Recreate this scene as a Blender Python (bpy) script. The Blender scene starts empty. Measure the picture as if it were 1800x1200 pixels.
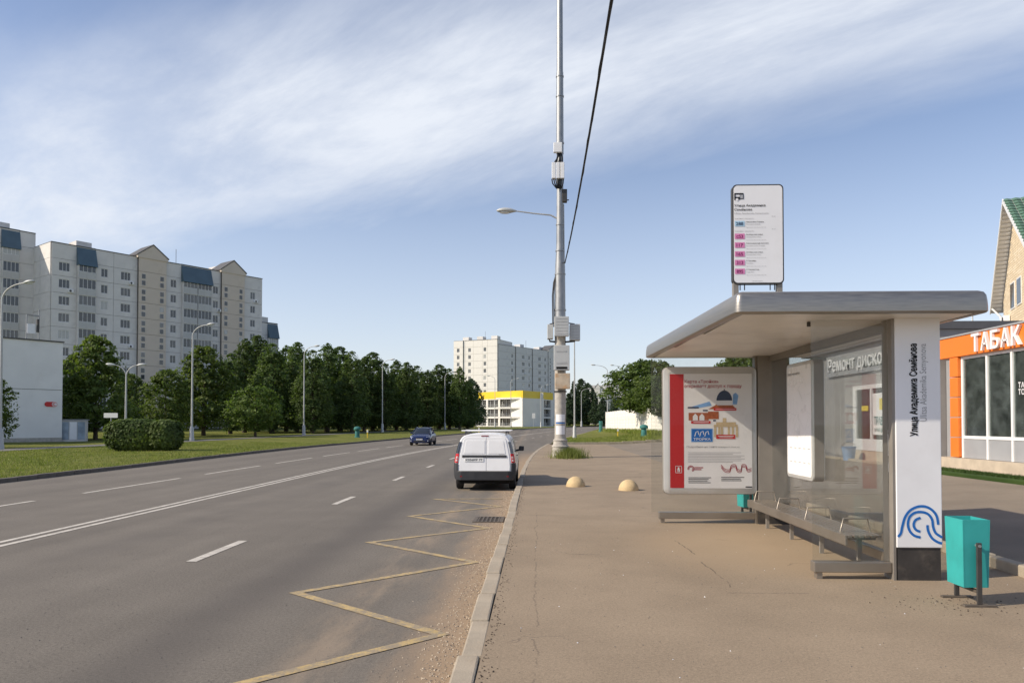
import bpy, bmesh, math, random
from mathutils import Vector, Matrix
from math import sin, cos, tan, pi, radians, atan2, hypot, sqrt
R = radians
random.seed(7)
scene = bpy.context.scene
C = scene.collection

# ------------------------------------------------------------------ camera, sky, sun, exposure
F = 1300.0; CX, CY = 900.0, 716.0; YAW = math.atan(45/1300); PIT = math.atan(27/1300); HC = 1.85
cd = bpy.data.cameras.new('camera'); cam = bpy.data.objects.new('camera', cd); C.objects.link(cam)
cam.location = (0, 0, HC); cam.rotation_euler = (pi/2+PIT, 0, YAW)
cd.sensor_width = 36; cd.lens = 26; cd.shift_y = 116/1800; cd.clip_start = .05; cd.clip_end = 9000
scene.camera = cam
SUN_EL, SUN_AZ = 36.0, 17.0      # azimuth measured from -x towards -y
to_sun = Vector((-cos(R(SUN_EL))*cos(R(SUN_AZ)), -cos(R(SUN_EL))*sin(R(SUN_AZ)), sin(R(SUN_EL))))
sd = bpy.data.lights.new('sun', 'SUN'); sd.energy = 4.1; sd.angle = R(.53); sd.color = (1, .89, .73)
so = bpy.data.objects.new('sun', sd); C.objects.link(so); so.location = (-60, -20, 60)
so.rotation_euler = to_sun.to_track_quat('Z', 'Y').to_euler()
w = bpy.data.worlds.new('World'); scene.world = w; w.use_nodes = True
nt = w.node_tree; nt.nodes.clear()
def wn(t, **k):
    n = nt.nodes.new(t)
    for a, b in k.items():
        if a in n.inputs.keys(): n.inputs[a].default_value = b
        else: setattr(n, a, b)
    return n
wl = nt.links.new
sky = wn('ShaderNodeTexSky', sky_type='NISHITA', sun_disc=False)
sky.sun_elevation = R(SUN_EL); sky.sun_rotation = atan2(to_sun.x, to_sun.y); sky.air_density = 1.0; sky.dust_density = .7; sky.ozone_density = 1.6
bg1 = wn('ShaderNodeBackground', Strength=.128); 
hs = wn('ShaderNodeHueSaturation', Saturation=1.0, Value=1.0)
wl(sky.outputs[0], hs.inputs['Color'])
tn = wn('ShaderNodeMix', data_type='RGBA', blend_type='MULTIPLY'); tn.inputs[0].default_value = 1; wl(hs.outputs[0], tn.inputs[6]); tn.inputs[7].default_value = (1.03, .965, 1.0, 1); wl(tn.outputs[2], bg1.inputs[0])
bg2 = wn('ShaderNodeBackground', Strength=.80); bg2.inputs[0].default_value = (.86, .91, 1.0, 1)
tc = wn('ShaderNodeTexCoord')
sep = wn('ShaderNodeSeparateXYZ'); wl(tc.outputs['Generated'], sep.inputs[0])
def wm(op, a, b=None, c=None, clamp=False):
    n = wn('ShaderNodeMath', operation=op); n.use_clamp = clamp
    for i, q in enumerate((a, b, c)):
        if q is None: continue
        if isinstance(q, (int, float)): n.inputs[i].default_value = q
        else: wl(q, n.inputs[i])
    return n.outputs[0]
zz = wm('ADD', wm('MAXIMUM', sep.outputs[2], 0.0), .10)
comb = wn('ShaderNodeCombineXYZ'); wl(wm('DIVIDE', sep.outputs[0], zz), comb.inputs[0]); wl(wm('DIVIDE', sep.outputs[1], zz), comb.inputs[1])
mpr = wn('ShaderNodeMapping'); mpr.inputs['Rotation'].default_value = (0, 0, R(40)); wl(comb.outputs[0], mpr.inputs[0])
mp = wn('ShaderNodeMapping'); mp.inputs['Scale'].default_value = (.42, 1.0, 1); mp.inputs['Location'].default_value = (.7, 3.4, 0); wl(mpr.outputs[0], mp.inputs[0])
n1 = wn('ShaderNodeTexNoise', Scale=.62, Detail=9, Roughness=.56, Distortion=.12); wl(mp.outputs[0], n1.inputs['Vector'])
n2 = wn('ShaderNodeTexNoise', Scale=2.0, Detail=11, Roughness=.64, Distortion=.25); wl(mp.outputs[0], n2.inputs['Vector'])
# a broad veil of high cloud: a band round the whole sky dome, tilted up to the right
t_l = Vector((-.68, 1.0, .33)).normalized(); t_r = Vector((.66, 1.0, .66)).normalized()
bn = t_r.cross(t_l).normalized()
if bn.z < 0: bn = -bn
dot = wn('ShaderNodeVectorMath', operation='DOT_PRODUCT'); wl(tc.outputs['Generated'], dot.inputs[0]); dot.inputs[1].default_value = bn
dist = wm('ABSOLUTE', wm('ADD', dot.outputs['Value'], wm('MULTIPLY', wm('SUBTRACT', n1.outputs[0], .5), .34)))
band = wm('SUBTRACT', 1.0, wm('DIVIDE', dist, .185), clamp=True)
mr = wn('ShaderNodeMapRange', interpolation_type='SMOOTHSTEP'); wl(band, mr.inputs[0]); mr.inputs[2].default_value = .88
veil = mr.outputs[0]
mr2 = wn('ShaderNodeMapRange', interpolation_type='SMOOTHSTEP'); wl(n1.outputs[0], mr2.inputs[0])
mr2.inputs[1].default_value = .52; mr2.inputs[2].default_value = .80; mr2.inputs[4].default_value = .5
mr3 = wn('ShaderNodeMapRange', interpolation_type='SMOOTHSTEP'); wl(n2.outputs[0], mr3.inputs[0])
mr3.inputs[1].default_value = .28; mr3.inputs[2].default_value = .72; mr3.inputs[3].default_value = .45; mr3.inputs[4].default_value = 1.05
cf = wm('MULTIPLY', wm('ADD', wm('MAXIMUM', veil, mr2.outputs[0]), .07), mr3.outputs[0], clamp=True)
# thin milky haze low over the horizon
lo = wn('ShaderNodeMapRange', interpolation_type='SMOOTHSTEP'); wl(sep.outputs[2], lo.inputs[0]); lo.inputs[1].default_value = -.02; lo.inputs[2].default_value = .46; lo.inputs[3].default_value = .54; lo.inputs[4].default_value = .0
cf2 = wm('MAXIMUM', cf, lo.outputs[0], clamp=True)
mxs = wn('ShaderNodeMixShader'); wl(cf2, mxs.inputs[0]); wl(bg1.outputs[0], mxs.inputs[1]); wl(bg2.outputs[0], mxs.inputs[2])
wo = wn('ShaderNodeOutputWorld'); wl(mxs.outputs[0], wo.inputs[0])
vs = scene.view_settings
vs.view_transform = 'Standard'; vs.look = 'None'; vs.gamma = 1; vs.use_curve_mapping = False; vs.exposure = 0.27
scene.render.resolution_x = 1024; scene.render.resolution_y = 682
try:
    scene.cycles.max_bounces = 8; scene.cycles.transparent_max_bounces = 16
except Exception: pass

# ------------------------------------------------------------------ layout helpers: where things stand
_M = Matrix.Rotation(YAW, 3, 'Z') @ Matrix.Rotation(PIT, 3, 'X')
_r, _f, _u = _M @ Vector((1, 0, 0)), _M @ Vector((0, 1, 0)), _M @ Vector((0, 0, 1))
def ray(px, py): return _f + _r*((px-CX)/F) + _u*((CY-py)/F)
def at(px, py, y):
    d = ray(px, py); t = y/d.y; return Vector((0, 0, HC)) + d*t
def on_ground(px, py, z=0.0):
    d = ray(px, py); t = (z-HC)/d.z; return Vector((0, 0, HC)) + d*t
def sm(a, b, v):
    t = max(0, min(1, (v-a)/(b-a))); return t*t*(3-2*t)
def off(y):       # the road bends to the right
    o = 0.0
    if y > 25: o += (min(y, 90)-25)**2/(2*470)
    if y > 90: o += (y-90)*(65/470) + (y-90)**2/(2*1100)
    return o
def xr(y): return -.58 + off(y)
def xl(y): return -16.5 - 1.6*sm(20, 60, y) + off(y)
def rz(y): return .62*sm(55, 190, y)
def gz(x, y):     # lie of the land beside the road
    z = rz(y) + .12
    z += .24*sm(5.8, 11.5, x)
    if y > 60: z += .34*sm(4, 12, x-off(y)+2)*sm(60, 72, y)
    return z

# ------------------------------------------------------------------ mesh helpers
class MB:
    def __init__(s): s.v = []; s.f = []; s.m = []
    def add(s, vs, fs, mi=0):
        b = len(s.v); s.v += [tuple(p) for p in vs]
        for f in fs: s.f.append(tuple(b+i for i in f)); s.m.append(mi)
        return s
    def bx(s, x0, x1, y0, y1, z0, z1, mi=0):
        return s.add([(x0,y0,z0),(x1,y0,z0),(x1,y1,z0),(x0,y1,z0),(x0,y0,z1),(x1,y0,z1),(x1,y1,z1),(x0,y1,z1)],
                     [(0,3,2,1),(4,5,6,7),(0,1,5,4),(1,2,6,5),(2,3,7,6),(3,0,4,7)], mi)
    def prism(s, poly, ext, mi=0):
        poly = [Vector(p) for p in poly]; ext = Vector(ext); n = len(poly)
        vs = poly + [p+ext for p in poly]
        fs = [tuple(range(n))[::-1], tuple(range(n, 2*n))] + [(i, (i+1) % n, n+(i+1) % n, n+i) for i in range(n)]
        return s.add(vs, fs, mi)
    def poly(s, pts, mi=0): return s.add(pts, [tuple(range(len(pts)))], mi)
    def tube(s, pts, rad, n=10, mi=0, cap=True):
        pts = [Vector(p) for p in pts]
        if isinstance(rad, (int, float)): rad = [rad]*len(pts)
        vs = []; fs = []; prev = None
        for i, p in enumerate(pts):
            t = (pts[min(i+1, len(pts)-1)] - pts[max(i-1, 0)]).normalized()
            a = prev if prev is not None else (Vector((1,0,0)) if abs(t.x) < .9 else Vector((0,1,0)))
            a = (a - t*a.dot(t)).normalized(); prev = a; b = t.cross(a)
            for k in range(n):
                q = 2*pi*k/n; vs.append(p + (a*cos(q)+b*sin(q))*rad[i])
        for i in range(len(pts)-1):
            for k in range(n):
                fs.append((i*n+k, i*n+(k+1) % n, (i+1)*n+(k+1) % n, (i+1)*n+k))
        if cap: fs.append(tuple(range(n))[::-1]); fs.append(tuple((len(pts)-1)*n+k for k in range(n)))
        return s.add(vs, fs, mi)
    def lathe(s, prof, c=(0,0,0), n=20, mi=0):
        c = Vector(c); vs = []; fs = []
        for r, z in prof:
            for k in range(n): vs.append(c + Vector((r*cos(2*pi*k/n), r*sin(2*pi*k/n), z)))
        for i in range(len(prof)-1):
            for k in range(n): fs.append((i*n+k, i*n+(k+1) % n, (i+1)*n+(k+1) % n, (i+1)*n+k))
        fs.append(tuple(range(n))[::-1]); fs.append(tuple((len(prof)-1)*n+k for k in range(n)))
        return s.add(vs, fs, mi)
    def grid(s, nu, nv, fn, mi=0):
        vs = [fn(i, j) for j in range(nv) for i in range(nu)]
        fs = [(j*nu+i, j*nu+i+1, (j+1)*nu+i+1, (j+1)*nu+i) for j in range(nv-1) for i in range(nu-1)]
        return s.add(vs, fs, mi)
    def stroke(s, pts, wd, o, ax, up, nrm=None, mi=0):      # flat ribbon along a 2-D polyline in the plane (o, ax, up)
        o, ax, up = Vector(o), Vector(ax), Vector(up); P = [Vector((p[0], p[1])) for p in pts]; L = []; Rr = []
        for i, p in enumerate(P):
            t = (P[min(i+1, len(P)-1)]-P[max(i-1, 0)]).normalized(); nn = Vector((-t.y, t.x))*wd/2
            for lst, q in ((L, p+nn), (Rr, p-nn)): lst.append(o+ax*q.x+up*q.y)
        n = len(P); return s.add(L+Rr, [(i, i+1, n+i+1, n+i) for i in range(n-1)], mi)
    def xf(s, M):
        s.v = [tuple(M @ Vector(p)) for p in s.v]; return s
    def mesh(s, name, mats, ang=None, bev=0, fix=True, seg=2):
        me = bpy.data.meshes.new(name); me.from_pydata(s.v, [], s.f)
        mats = mats if isinstance(mats, (list, tuple)) else [mats]
        for m in mats: me.materials.append(MAT[m] if isinstance(m, str) else m)
        if len(mats) > 1: me.polygons.foreach_set('material_index', s.m)
        if fix or bev:
            bm = bmesh.new(); bm.from_mesh(me)
            if fix: bmesh.ops.recalc_face_normals(bm, faces=bm.faces)
            if bev:
                bmesh.ops.remove_doubles(bm, verts=bm.verts, dist=1e-5)
                es = [e for e in bm.edges if len(e.link_faces) == 2 and e.calc_face_angle(0) > .5]
                bmesh.ops.bevel(bm, geom=es, offset=bev, segments=seg, affect='EDGES', profile=.5, clamp_overlap=True)
            bm.to_mesh(me); bm.free()
        if ang:
            for p in me.polygons: p.use_smooth = True
            me.set_sharp_from_angle(angle=R(ang))
        me.update(); return me
    def ob(s, name, mats, parent=None, **k): return link(name, s.mesh(name, mats, **k), parent)
def link(name, me, parent=None, loc=None, rz_=0):
    o = bpy.data.objects.new(name, me); C.objects.link(o)
    if parent is not None: o.parent = parent
    if loc is not None: o.location = loc
    if rz_: o.rotation_euler.z = rz_
    return o
KIDS = {}
def tag(o, label, cat, group=None):
    o['label'] = label; o['category'] = cat
    if group: o['group'] = group
    return o
def thing(name, label, cat, loc=(0,0,0), rot=0, group=None):
    o = bpy.data.objects.new(name, None); C.objects.link(o); o.location = loc; o.rotation_euler.z = rot; o.empty_display_size = .2
    return tag(o, label, cat, group)
def struct(o, kind='structure'): o['kind'] = kind; return o
def copy_tree(o, parent=None, **k):
    c = o.copy(); C.objects.link(c); c.parent = parent
    for a, b in k.items():
        if a == 'loc': c.location = b
        elif a == 'rot': c.rotation_euler.z = b
        elif a == 'scale': c.scale = (b,)*3 if isinstance(b, (int, float)) else b
        else: c[a] = b
    for ch in [q for q in C.objects if q.parent == o]: copy_tree(ch, c)
    return c
_tx = {}
def text_geo(txt, size, bold=0.0, spacing=1.0):
    key = (txt, bold, spacing)
    if key not in _tx:
        cu = bpy.data.curves.new('t', 'FONT'); cu.body = txt; cu.size = 1; cu.offset = bold; cu.space_character = spacing; cu.resolution_u = 3
        o = bpy.data.objects.new('t', cu); C.objects.link(o)
        dg = bpy.context.evaluated_depsgraph_get(); dg.update()
        me = bpy.data.meshes.new_from_object(o.evaluated_get(dg))
        _tx[key] = ([tuple(v.co) for v in me.vertices], [tuple(p.vertices) for p in me.polygons])
        bpy.data.objects.remove(o); bpy.data.curves.remove(cu); bpy.data.meshes.remove(me)
    v, f = _tx[key]
    return [(a*size, b*size) for a, b, c in v], f
def put_text(mb, txt, size, o, ax, up, bold=0.0, width=None, height=None, mi=0, align='l', depth=0, spacing=1.0):
    v, f = text_geo(txt, size, bold, spacing)
    if not v: return
    x0, x1 = min(p[0] for p in v), max(p[0] for p in v)
    sx = width/(x1-x0) if width else 1.0
    sy = 1.0
    if height:
        cap = max(p[1] for p in v); sy = height/cap
    o, ax, up = Vector(o), Vector(ax), Vector(up); nrm = ax.cross(up)
    sh = {'l': -x0, 'c': -(x0+x1)/2, 'r': -x1}[align]
    vs = [o + ax*((p[0]+sh)*sx) + up*(p[1]*sy) for p in v]
    if depth:
        n = len(vs); from collections import Counter
        ed = Counter(); 
        for q in f:
            for i in range(len(q)): ed[(q[i], q[(i+1) % len(q)])] += 1
        mb.add(vs + [p+nrm*depth for p in vs], [tuple(n+i for i in q) for q in f] + [(a, b, n+b, n+a) for (a, b) in ed if (b, a) not in ed], mi)
    else: mb.add(vs, f, mi)
def rrect(wd, ht, r, n=5):
    out = []
    for cx, cy, a0 in ((wd/2-r, ht/2-r, 0), (-wd/2+r, ht/2-r, 90), (-wd/2+r, -ht/2+r, 180), (wd/2-r, -ht/2+r, 270)):
        for k in range(n+1): a = R(a0+90*k/n); out.append((cx+r*cos(a), cy+r*sin(a)))
    return out

# ------------------------------------------------------------------ materials
MAT = {}
class NT:
    def __init__(s, name):
        s.mat = bpy.data.materials.new(name); s.mat.use_nodes = True; s.t = s.mat.node_tree; s.t.nodes.clear()
        s.out = s.n('ShaderNodeOutputMaterial'); s.b = s.n('ShaderNodeBsdfPrincipled'); s.l(s.b.outputs[0], s.out.inputs[0])
        s.tc = s.n('ShaderNodeTexCoord'); s.P = s.tc.outputs['Object']; MAT[name] = s.mat
    def n(s, t, **k):
        q = s.t.nodes.new(t)
        for a, b in k.items():
            if a in q.inputs.keys():
                if hasattr(b, 'is_linked') or isinstance(b, bpy.types.NodeSocket): s.l(b, q.inputs[a])
                else: q.inputs[a].default_value = b
            else: setattr(q, a, b)
        return q
    def l(s, a, b): s.t.links.new(a, b)
    def m(s, op, a, b=None, c=None, cl=False):
        q = s.n('ShaderNodeMath', operation=op); q.use_clamp = cl
        for i, v in enumerate((a, b, c)):
            if v is None: continue
            if isinstance(v, (int, float)): q.inputs[i].default_value = v
            else: s.l(v, q.inputs[i])
        return q.outputs[0]
    def noise(s, sc, det=4, ro=.55, vec=None, dist=0): return s.n('ShaderNodeTexNoise', Scale=sc, Detail=det, Roughness=ro, Distortion=dist, Vector=vec or s.P).outputs[0]
    def mapv(s, scale=(1,1,1), loc=(0,0,0), rot=(0,0,0)):
        q = s.n('ShaderNodeMapping'); s.l(s.P, q.inputs[0]); q.inputs['Scale'].default_value = scale; q.inputs['Location'].default_value = loc; q.inputs['Rotation'].default_value = rot
        return q.outputs[0]
    def ramp(s, v, a, b, c=0., d=1.):
        q = s.n('ShaderNodeMapRange', interpolation_type='SMOOTHSTEP'); s.l(v, q.inputs[0])
        for i, x in enumerate((a, b, c, d)): q.inputs[i+1].default_value = x
        return q.outputs[0]
    def mix(s, f, a, b, mode='MIX'):
        q = s.n('ShaderNodeMix', data_type='RGBA', blend_type=mode)
        for i, v in ((0, f), (6, a), (7, b)):
            if isinstance(v, (int, float)): q.inputs[i].default_value = v
            elif isinstance(v, (tuple, list)): q.inputs[i].default_value = (*v[:3], 1)
            else: s.l(v, q.inputs[i])
        return q.outputs[2]
    def col(s, c, rough=.6, metal=0., spec=.4):
        if isinstance(c, (tuple, list)): s.b.inputs['Base Color'].default_value = (*c[:3], 1)
        else: s.l(c, s.b.inputs['Base Color'])
        if isinstance(rough, (int, float)): s.b.inputs['Roughness'].default_value = rough
        else: s.l(rough, s.b.inputs['Roughness'])
        s.b.inputs['Metallic'].default_value = metal; s.b.inputs['Specular IOR Level'].default_value = spec
    def bump(s, h, st=.3, d=.01):
        q = s.n('ShaderNodeBump', Strength=st, Distance=d); s.l(h, q.inputs['Height']); s.l(q.outputs[0], s.b.inputs['Normal'])
def simple(name, c, rough=.6, metal=0., var=.12, sc=3., dirt=None, dsc=1.2, damt=.35, bump=0, bsc=40, spec=.4):
    q = NT(name); n1 = q.noise(sc, 5)
    v = q.ramp(n1, .25, .75, 1-var, 1+var)
    colr = q.mix(1.0, c, q.n('ShaderNodeCombineColor', Red=v, Green=v, Blue=v).outputs[0], 'MULTIPLY')
    if dirt:
        f = q.ramp(q.noise(dsc, 7, .65), .48, .78, 0, damt); colr = q.mix(f, colr, dirt)
    rr = q.ramp(n1, .2, .8, max(.03, rough-.08), min(1, rough+.1))
    q.col(colr, rr, metal, spec)
    if bump: q.bump(q.noise(bsc, 4), bump, .01)
    return q
def tint(q, base, amt=.25, sc=.05):
    pass
# road asphalt
q = NT('asphalt'); sx = q.n('ShaderNodeSeparateXYZ', Vector=q.P); X, Y = sx.outputs[0], sx.outputs[1]
fine = q.m('ADD', q.m('MULTIPLY', q.noise(120, 3, .75), .6), q.m('MULTIPLY', q.noise(38, 4, .7), .4)); med = q.noise(1.1, 5); lanes = q.noise(1.0, 4, vec=q.mapv((.9, .03, 1))); big = q.noise(.12, 4)
v = q.m('MULTIPLY', q.ramp(fine, .32, .68, .55, 1.48), q.m('MULTIPLY', q.ramp(med, .2, .8, .93, 1.07), q.m('MULTIPLY', q.ramp(lanes, .2, .8, .86, 1.12), q.ramp(big, .2, .8, .94, 1.06))))
colr = q.mix(1.0, (.158, .139, .115), q.n('ShaderNodeCombineColor', Red=v, Green=v, Blue=v).outputs[0], 'MULTIPLY')
wob = q.m('MULTIPLY', q.m('SUBTRACT', q.noise(.35, 3), .5), .6)
def gband(c, hw, amp=1.0):
    d = q.m('ABSOLUTE', q.m('ADD', q.m('SUBTRACT', X, c), wob)); return q.m('MULTIPLY', q.ramp(d, 0, hw, 1, 0), amp)
colr = q.mix(q.m('MULTIPLY', gband(-3.05, .75, .62), q.ramp(lanes, .2, .7, .6, 1.0)), colr, (.088, .078, .070))
colr = q.mix(q.m('MULTIPLY', gband(-6.4, .8, .35), q.ramp(q.noise(.3, 3), .35, .7)), colr, (.105, .093, .083))
dn = q.noise(1.6, 6, .65, vec=q.mapv((1.5, .35, 1)))
colr = q.mix(q.m('MULTIPLY', gband(-1.75, .55, .55), q.ramp(dn, .38, .7)), colr, (.36, .275, .19))
edge = q.ramp(q.m('ADD', X, q.m('MULTIPLY', q.m('SUBTRACT', dn, .5), .9)), -1.35, -.72)
spk = q.ramp(q.noise(60, 3, .7), .3, .6, .72, 1)
colr = q.mix(q.m('MULTIPLY', q.m('MULTIPLY', q.m('MULTIPLY', edge, spk), .85), q.ramp(Y, 33, 52, 1, 0)), colr, (.36, .255, .16))
# tar drips and small repairs
sp = q.ramp(q.noise(2.2, 6, .75, vec=q.mapv((1.6, .9, 1))), .70, .76); colr = q.mix(q.m('MULTIPLY', sp, .45), colr, (.05, .047, .045))
pale = q.ramp(q.n('ShaderNodeTexVoronoi', Scale=26, Vector=q.P).outputs[0], .02, .07, .7, 0); colr = q.mix(q.m('MULTIPLY', pale, q.ramp(q.noise(3, 2), .5, .65)), colr, (.42, .38, .33))
q.col(colr, .86, 0, .3); q.bump(fine, .5, .004)
# pavement asphalt, bleached and dusty
q = NT('pavement_asphalt'); sx = q.n('ShaderNodeSeparateXYZ', Vector=q.P); X, Y = sx.outputs[0], sx.outputs[1]
fine = q.m('ADD', q.m('MULTIPLY', q.noise(120, 3, .75), .6), q.m('MULTIPLY', q.noise(42, 4, .7), .4)); med = q.noise(.9, 6, .6); big = q.noise(.2, 4)
v = q.m('MULTIPLY', q.ramp(fine, .32, .68, .72, 1.28), q.m('MULTIPLY', q.ramp(med, .2, .8, .88, 1.1), q.ramp(big, .25, .75, .92, 1.07)))
colr = q.mix(1.0, (.285, .222, .155), q.n('ShaderNodeCombineColor', Red=v, Green=v, Blue=v).outputs[0], 'MULTIPLY')
dd = q.m('ADD', q.m('POWER', q.m('DIVIDE', q.m('SUBTRACT', X, 3.0), 1.7), 2.0), q.m('POWER', q.m('DIVIDE', q.m('SUBTRACT', Y, 10.4), 2.2), 2.0))
colr = q.mix(q.m('MULTIPLY', q.ramp(q.m('ADD', dd, q.m('SUBTRACT', med, .5)), .1, 1.3, 1, 0), .55), colr, (.36, .27, .175))
wv = q.m('MULTIPLY', q.m('SUBTRACT', q.noise(1.3, 6, .7), .5), .22)
def line(c, axis, hw, amp, lo, hi, seed=1.0):
    A, B = (X, Y) if axis == 'x' else (Y, X)
    d = q.m('ABSOLUTE', q.m('ADD', q.m('SUBTRACT', A, c), wv)); f = q.ramp(d, hw*.3, hw, 1, 0)
    g = q.m('MULTIPLY', q.ramp(B, lo, lo+.3), q.ramp(B, hi-.4, hi, 1, 0))
    br = q.ramp(q.noise(2.1*seed, 3), .40, .52)
    return q.m('MULTIPLY', q.m('MULTIPLY', f, g), q.m('MULTIPLY', br, amp))
for a in (line(-.02, 'x', .012, .38, 3.0, 14.5, 1.7), line(13.9, 'y', .022, .6, -.4, 4.6, .7), line(7.65, 'y', .013, .6, 1.6, 3.2), line(27.0, 'y', .05, .5, -.2, 7), line(2.05, 'x', .013, .7, 7.6, 11.5, 1.3), line(41.0, 'y', .12, .5, 1.0, 9)):
    colr = q.mix(a, colr, (.085, .068, .055))
cr = q.n('ShaderNodeTexVoronoi', feature='DISTANCE_TO_EDGE', Scale=.28, Vector=q.n('ShaderNodeVectorMath', operation='ADD').outputs[0])
va = cr.inputs['Vector'].links[0].from_node; q.l(q.P, va.inputs[0])
nv = q.n('ShaderNodeTexNoise', Scale=1.4, Detail=6, Vector=q.P); q.l(nv.outputs[1], va.inputs[1])
ck = q.m('MULTIPLY', q.ramp(cr.outputs[0], .001, .004, 1, 0), q.ramp(q.noise(.8, 3), .56, .66)); colr = q.mix(q.m('MULTIPLY', ck, .75), colr, (.09, .07, .06))
gum = q.ramp(q.n('ShaderNodeTexVoronoi', Scale=5, Vector=q.P).outputs[0], .025, .05, 1, 0); colr = q.mix(q.m('MULTIPLY', gum, q.ramp(q.noise(1.7, 2), .52, .6, 0, .5)), colr, (.16, .13, .105))
wht = q.ramp(q.n('ShaderNodeTexVoronoi', Scale=2.3, Vector=q.P).outputs[0], .012, .02, 1, 0); colr = q.mix(q.m('MULTIPLY', wht, .7), colr, (.75, .72, .66))
q.col(colr, .9, 0, .25); q.bump(fine, .35, .003)
# parking-lot asphalt
q = NT('lot_asphalt'); v = q.m('MULTIPLY', q.ramp(q.noise(80, 3, .7), .25, .75, .75, 1.2), q.ramp(q.noise(.6, 6), .25, .75, .85, 1.12))
q.col(q.mix(1.0, (.235, .195, .15), q.n('ShaderNodeCombineColor', Red=v, Green=v, Blue=v).outputs[0], 'MULTIPLY'), .9, 0, .25)
def paint(name, c, wear=.5):
    q = NT(name); f = q.ramp(q.m('ADD', q.noise(7, 6, .7), q.m('MULTIPLY', q.noise(60, 2), .35)), wear, wear+.22)
    v = q.ramp(q.noise(2.5, 4), .25, .75, .85, 1.1)
    q.col(q.mix(q.m('MULTIPLY', f, .75), q.mix(1.0, c, q.n('ShaderNodeCombineColor', Red=v, Green=v, Blue=v).outputs[0], 'MULTIPLY'), (.22, .195, .17)), .75, 0, .3)
paint('white_paint', (.56, .52, .455), .66); paint('yellow_paint', (.50, .365, .165), .55)
# kerb concrete
q = simple('kerb_stone', (.37, .315, .24), .9, var=.16, sc=4, dirt=(.22, .16, .105), dsc=2.0, damt=.55, bump=.4, bsc=60)
simple('dark_kerb', (.13, .115, .10), .9, var=.2, sc=3, dirt=(.07, .06, .05), bump=.3)
simple('concrete', (.43, .40, .355), .85, var=.14, sc=5, dirt=(.22, .2, .17), dsc=3, damt=.5, bump=.3)
simple('bollard_concrete', (.58, .43, .235), .8, var=.14, sc=6, dirt=(.30, .22, .14), dsc=5, damt=.5, bump=.3, bsc=60)
# grass ground
q = NT('grass_ground'); a = q.noise(.35, 5); b = q.noise(3.5, 5, .7); c2 = q.noise(30, 3, .7)
colr = q.mix(q.ramp(a, .3, .7), (.13, .155, .030), (.20, .205, .052)); colr = q.mix(q.ramp(b, .45, .75, 0, .6), colr, (.27, .24, .085)); v = q.ramp(c2, .2, .8, .45, 1.45)
colr = q.mix(1.0, colr, q.n('ShaderNodeCombineColor', Red=v, Green=v, Blue=v).outputs[0], 'MULTIPLY')
q.col(colr, .95, 0, .1); q.bump(q.m('ADD', b, c2), .9, .06)
q = simple('path_asphalt', (.17, .16, .15), .9, var=.15)
def leafmat(name, c1, c2, tr=.45):
    q = NT(name); g = q.n('ShaderNodeNewGeometry'); oi = q.n('ShaderNodeObjectInfo')
    a = q.noise(.55, 3); colr = q.mix(q.ramp(a, .3, .7), c1, c2)
    rnd = q.m('FRACT', q.m('ADD', g.outputs['Random Per Island'], 0))
    v = q.m('MULTIPLY', q.m('ADD', q.m('MULTIPLY', rnd, .7), .65), q.m('ADD', q.m('MULTIPLY', oi.outputs['Random'], .4), .8))
    colr = q.mix(1.0, colr, q.n('ShaderNodeCombineColor', Red=v, Green=v, Blue=v).outputs[0], 'MULTIPLY')
    q.col(colr, .6, 0, .25)
    t = q.n('ShaderNodeBsdfTranslucent'); q.l(q.mix(1.0, colr, (1.1, 1.25, .5), 'MULTIPLY'), t.inputs[0])
    ms = q.n('ShaderNodeMixShader'); ms.inputs[0].default_value = tr; q.l(q.b.outputs[0], ms.inputs[1]); q.l(t.outputs[0], ms.inputs[2]); q.l(ms.outputs[0], q.out.inputs[0])
leafmat('leaf_birch', (.076, .12, .044), (.135, .18, .06)); leafmat('leaf_maple', (.08, .122, .030), (.145, .185, .05)); leafmat('leaf_bush', (.085, .13, .036), (.15, .20, .055))
leafmat('leaf_light', (.075, .118, .03), (.125, .17, .044)); leafmat('leaf_dark', (.042, .07, .042), (.065, .098, .048), .35); leafmat('grass_blade', (.13, .17, .034), (.23, .245, .065), .3)
leafmat('turf', (.03, .06, .012), (.05, .085, .018), .2)
simple('bark', (.085, .065, .05), .95, var=.3, sc=8, bump=.6, bsc=25)
# metals, paints, building materials
simple('shelter_steel', (.34, .30, .255), .42, .75, var=.06, sc=2, dirt=(.2, .17, .14), damt=.25)
q = NT('brushed_roof'); st = q.noise(3, 5, vec=q.mapv((1.5, .5, 30))); v = q.ramp(st, .3, .7, .86, 1.1)
q.col(q.mix(1.0, (.36, .335, .30), q.n('ShaderNodeCombineColor', Red=v, Green=v, Blue=v).outputs[0], 'MULTIPLY'), q.ramp(st, .3, .7, .30, .46), .8, .5)
simple('soffit_panel', (.84, .80, .74), .38, .25, var=.07, sc=1.5, dirt=(.38, .32, .25), dsc=1.0, damt=.35)
simple('shelter_grey', (.28, .255, .225), .55, .25, var=.08, sc=2, dirt=(.17, .145, .12), damt=.4)
simple('plinth_black', (.045, .04, .037), .7, var=.25, sc=4, dirt=(.20, .165, .13), dsc=3, damt=.55)
simple('panel_white', (.84, .84, .85), .35, var=.03, sc=2, dirt=(.55, .52, .48), dsc=1.5, damt=.25)
simple('poster_paper', (.86, .85, .84), .3, var=.02); simple('frame_silver', (.60, .60, .585), .35, .35, var=.04)
simple('print_red', (.56, .02, .025), .35, var=.04); simple('print_black', (.02, .02, .022), .4, var=.02); simple('print_grey', (.36, .36, .37), .4, var=.02)
simple('print_pale', (.62, .63, .62), .4, var=.02); simple('print_crimson', (.40, .03, .05), .4, var=.02)
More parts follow.
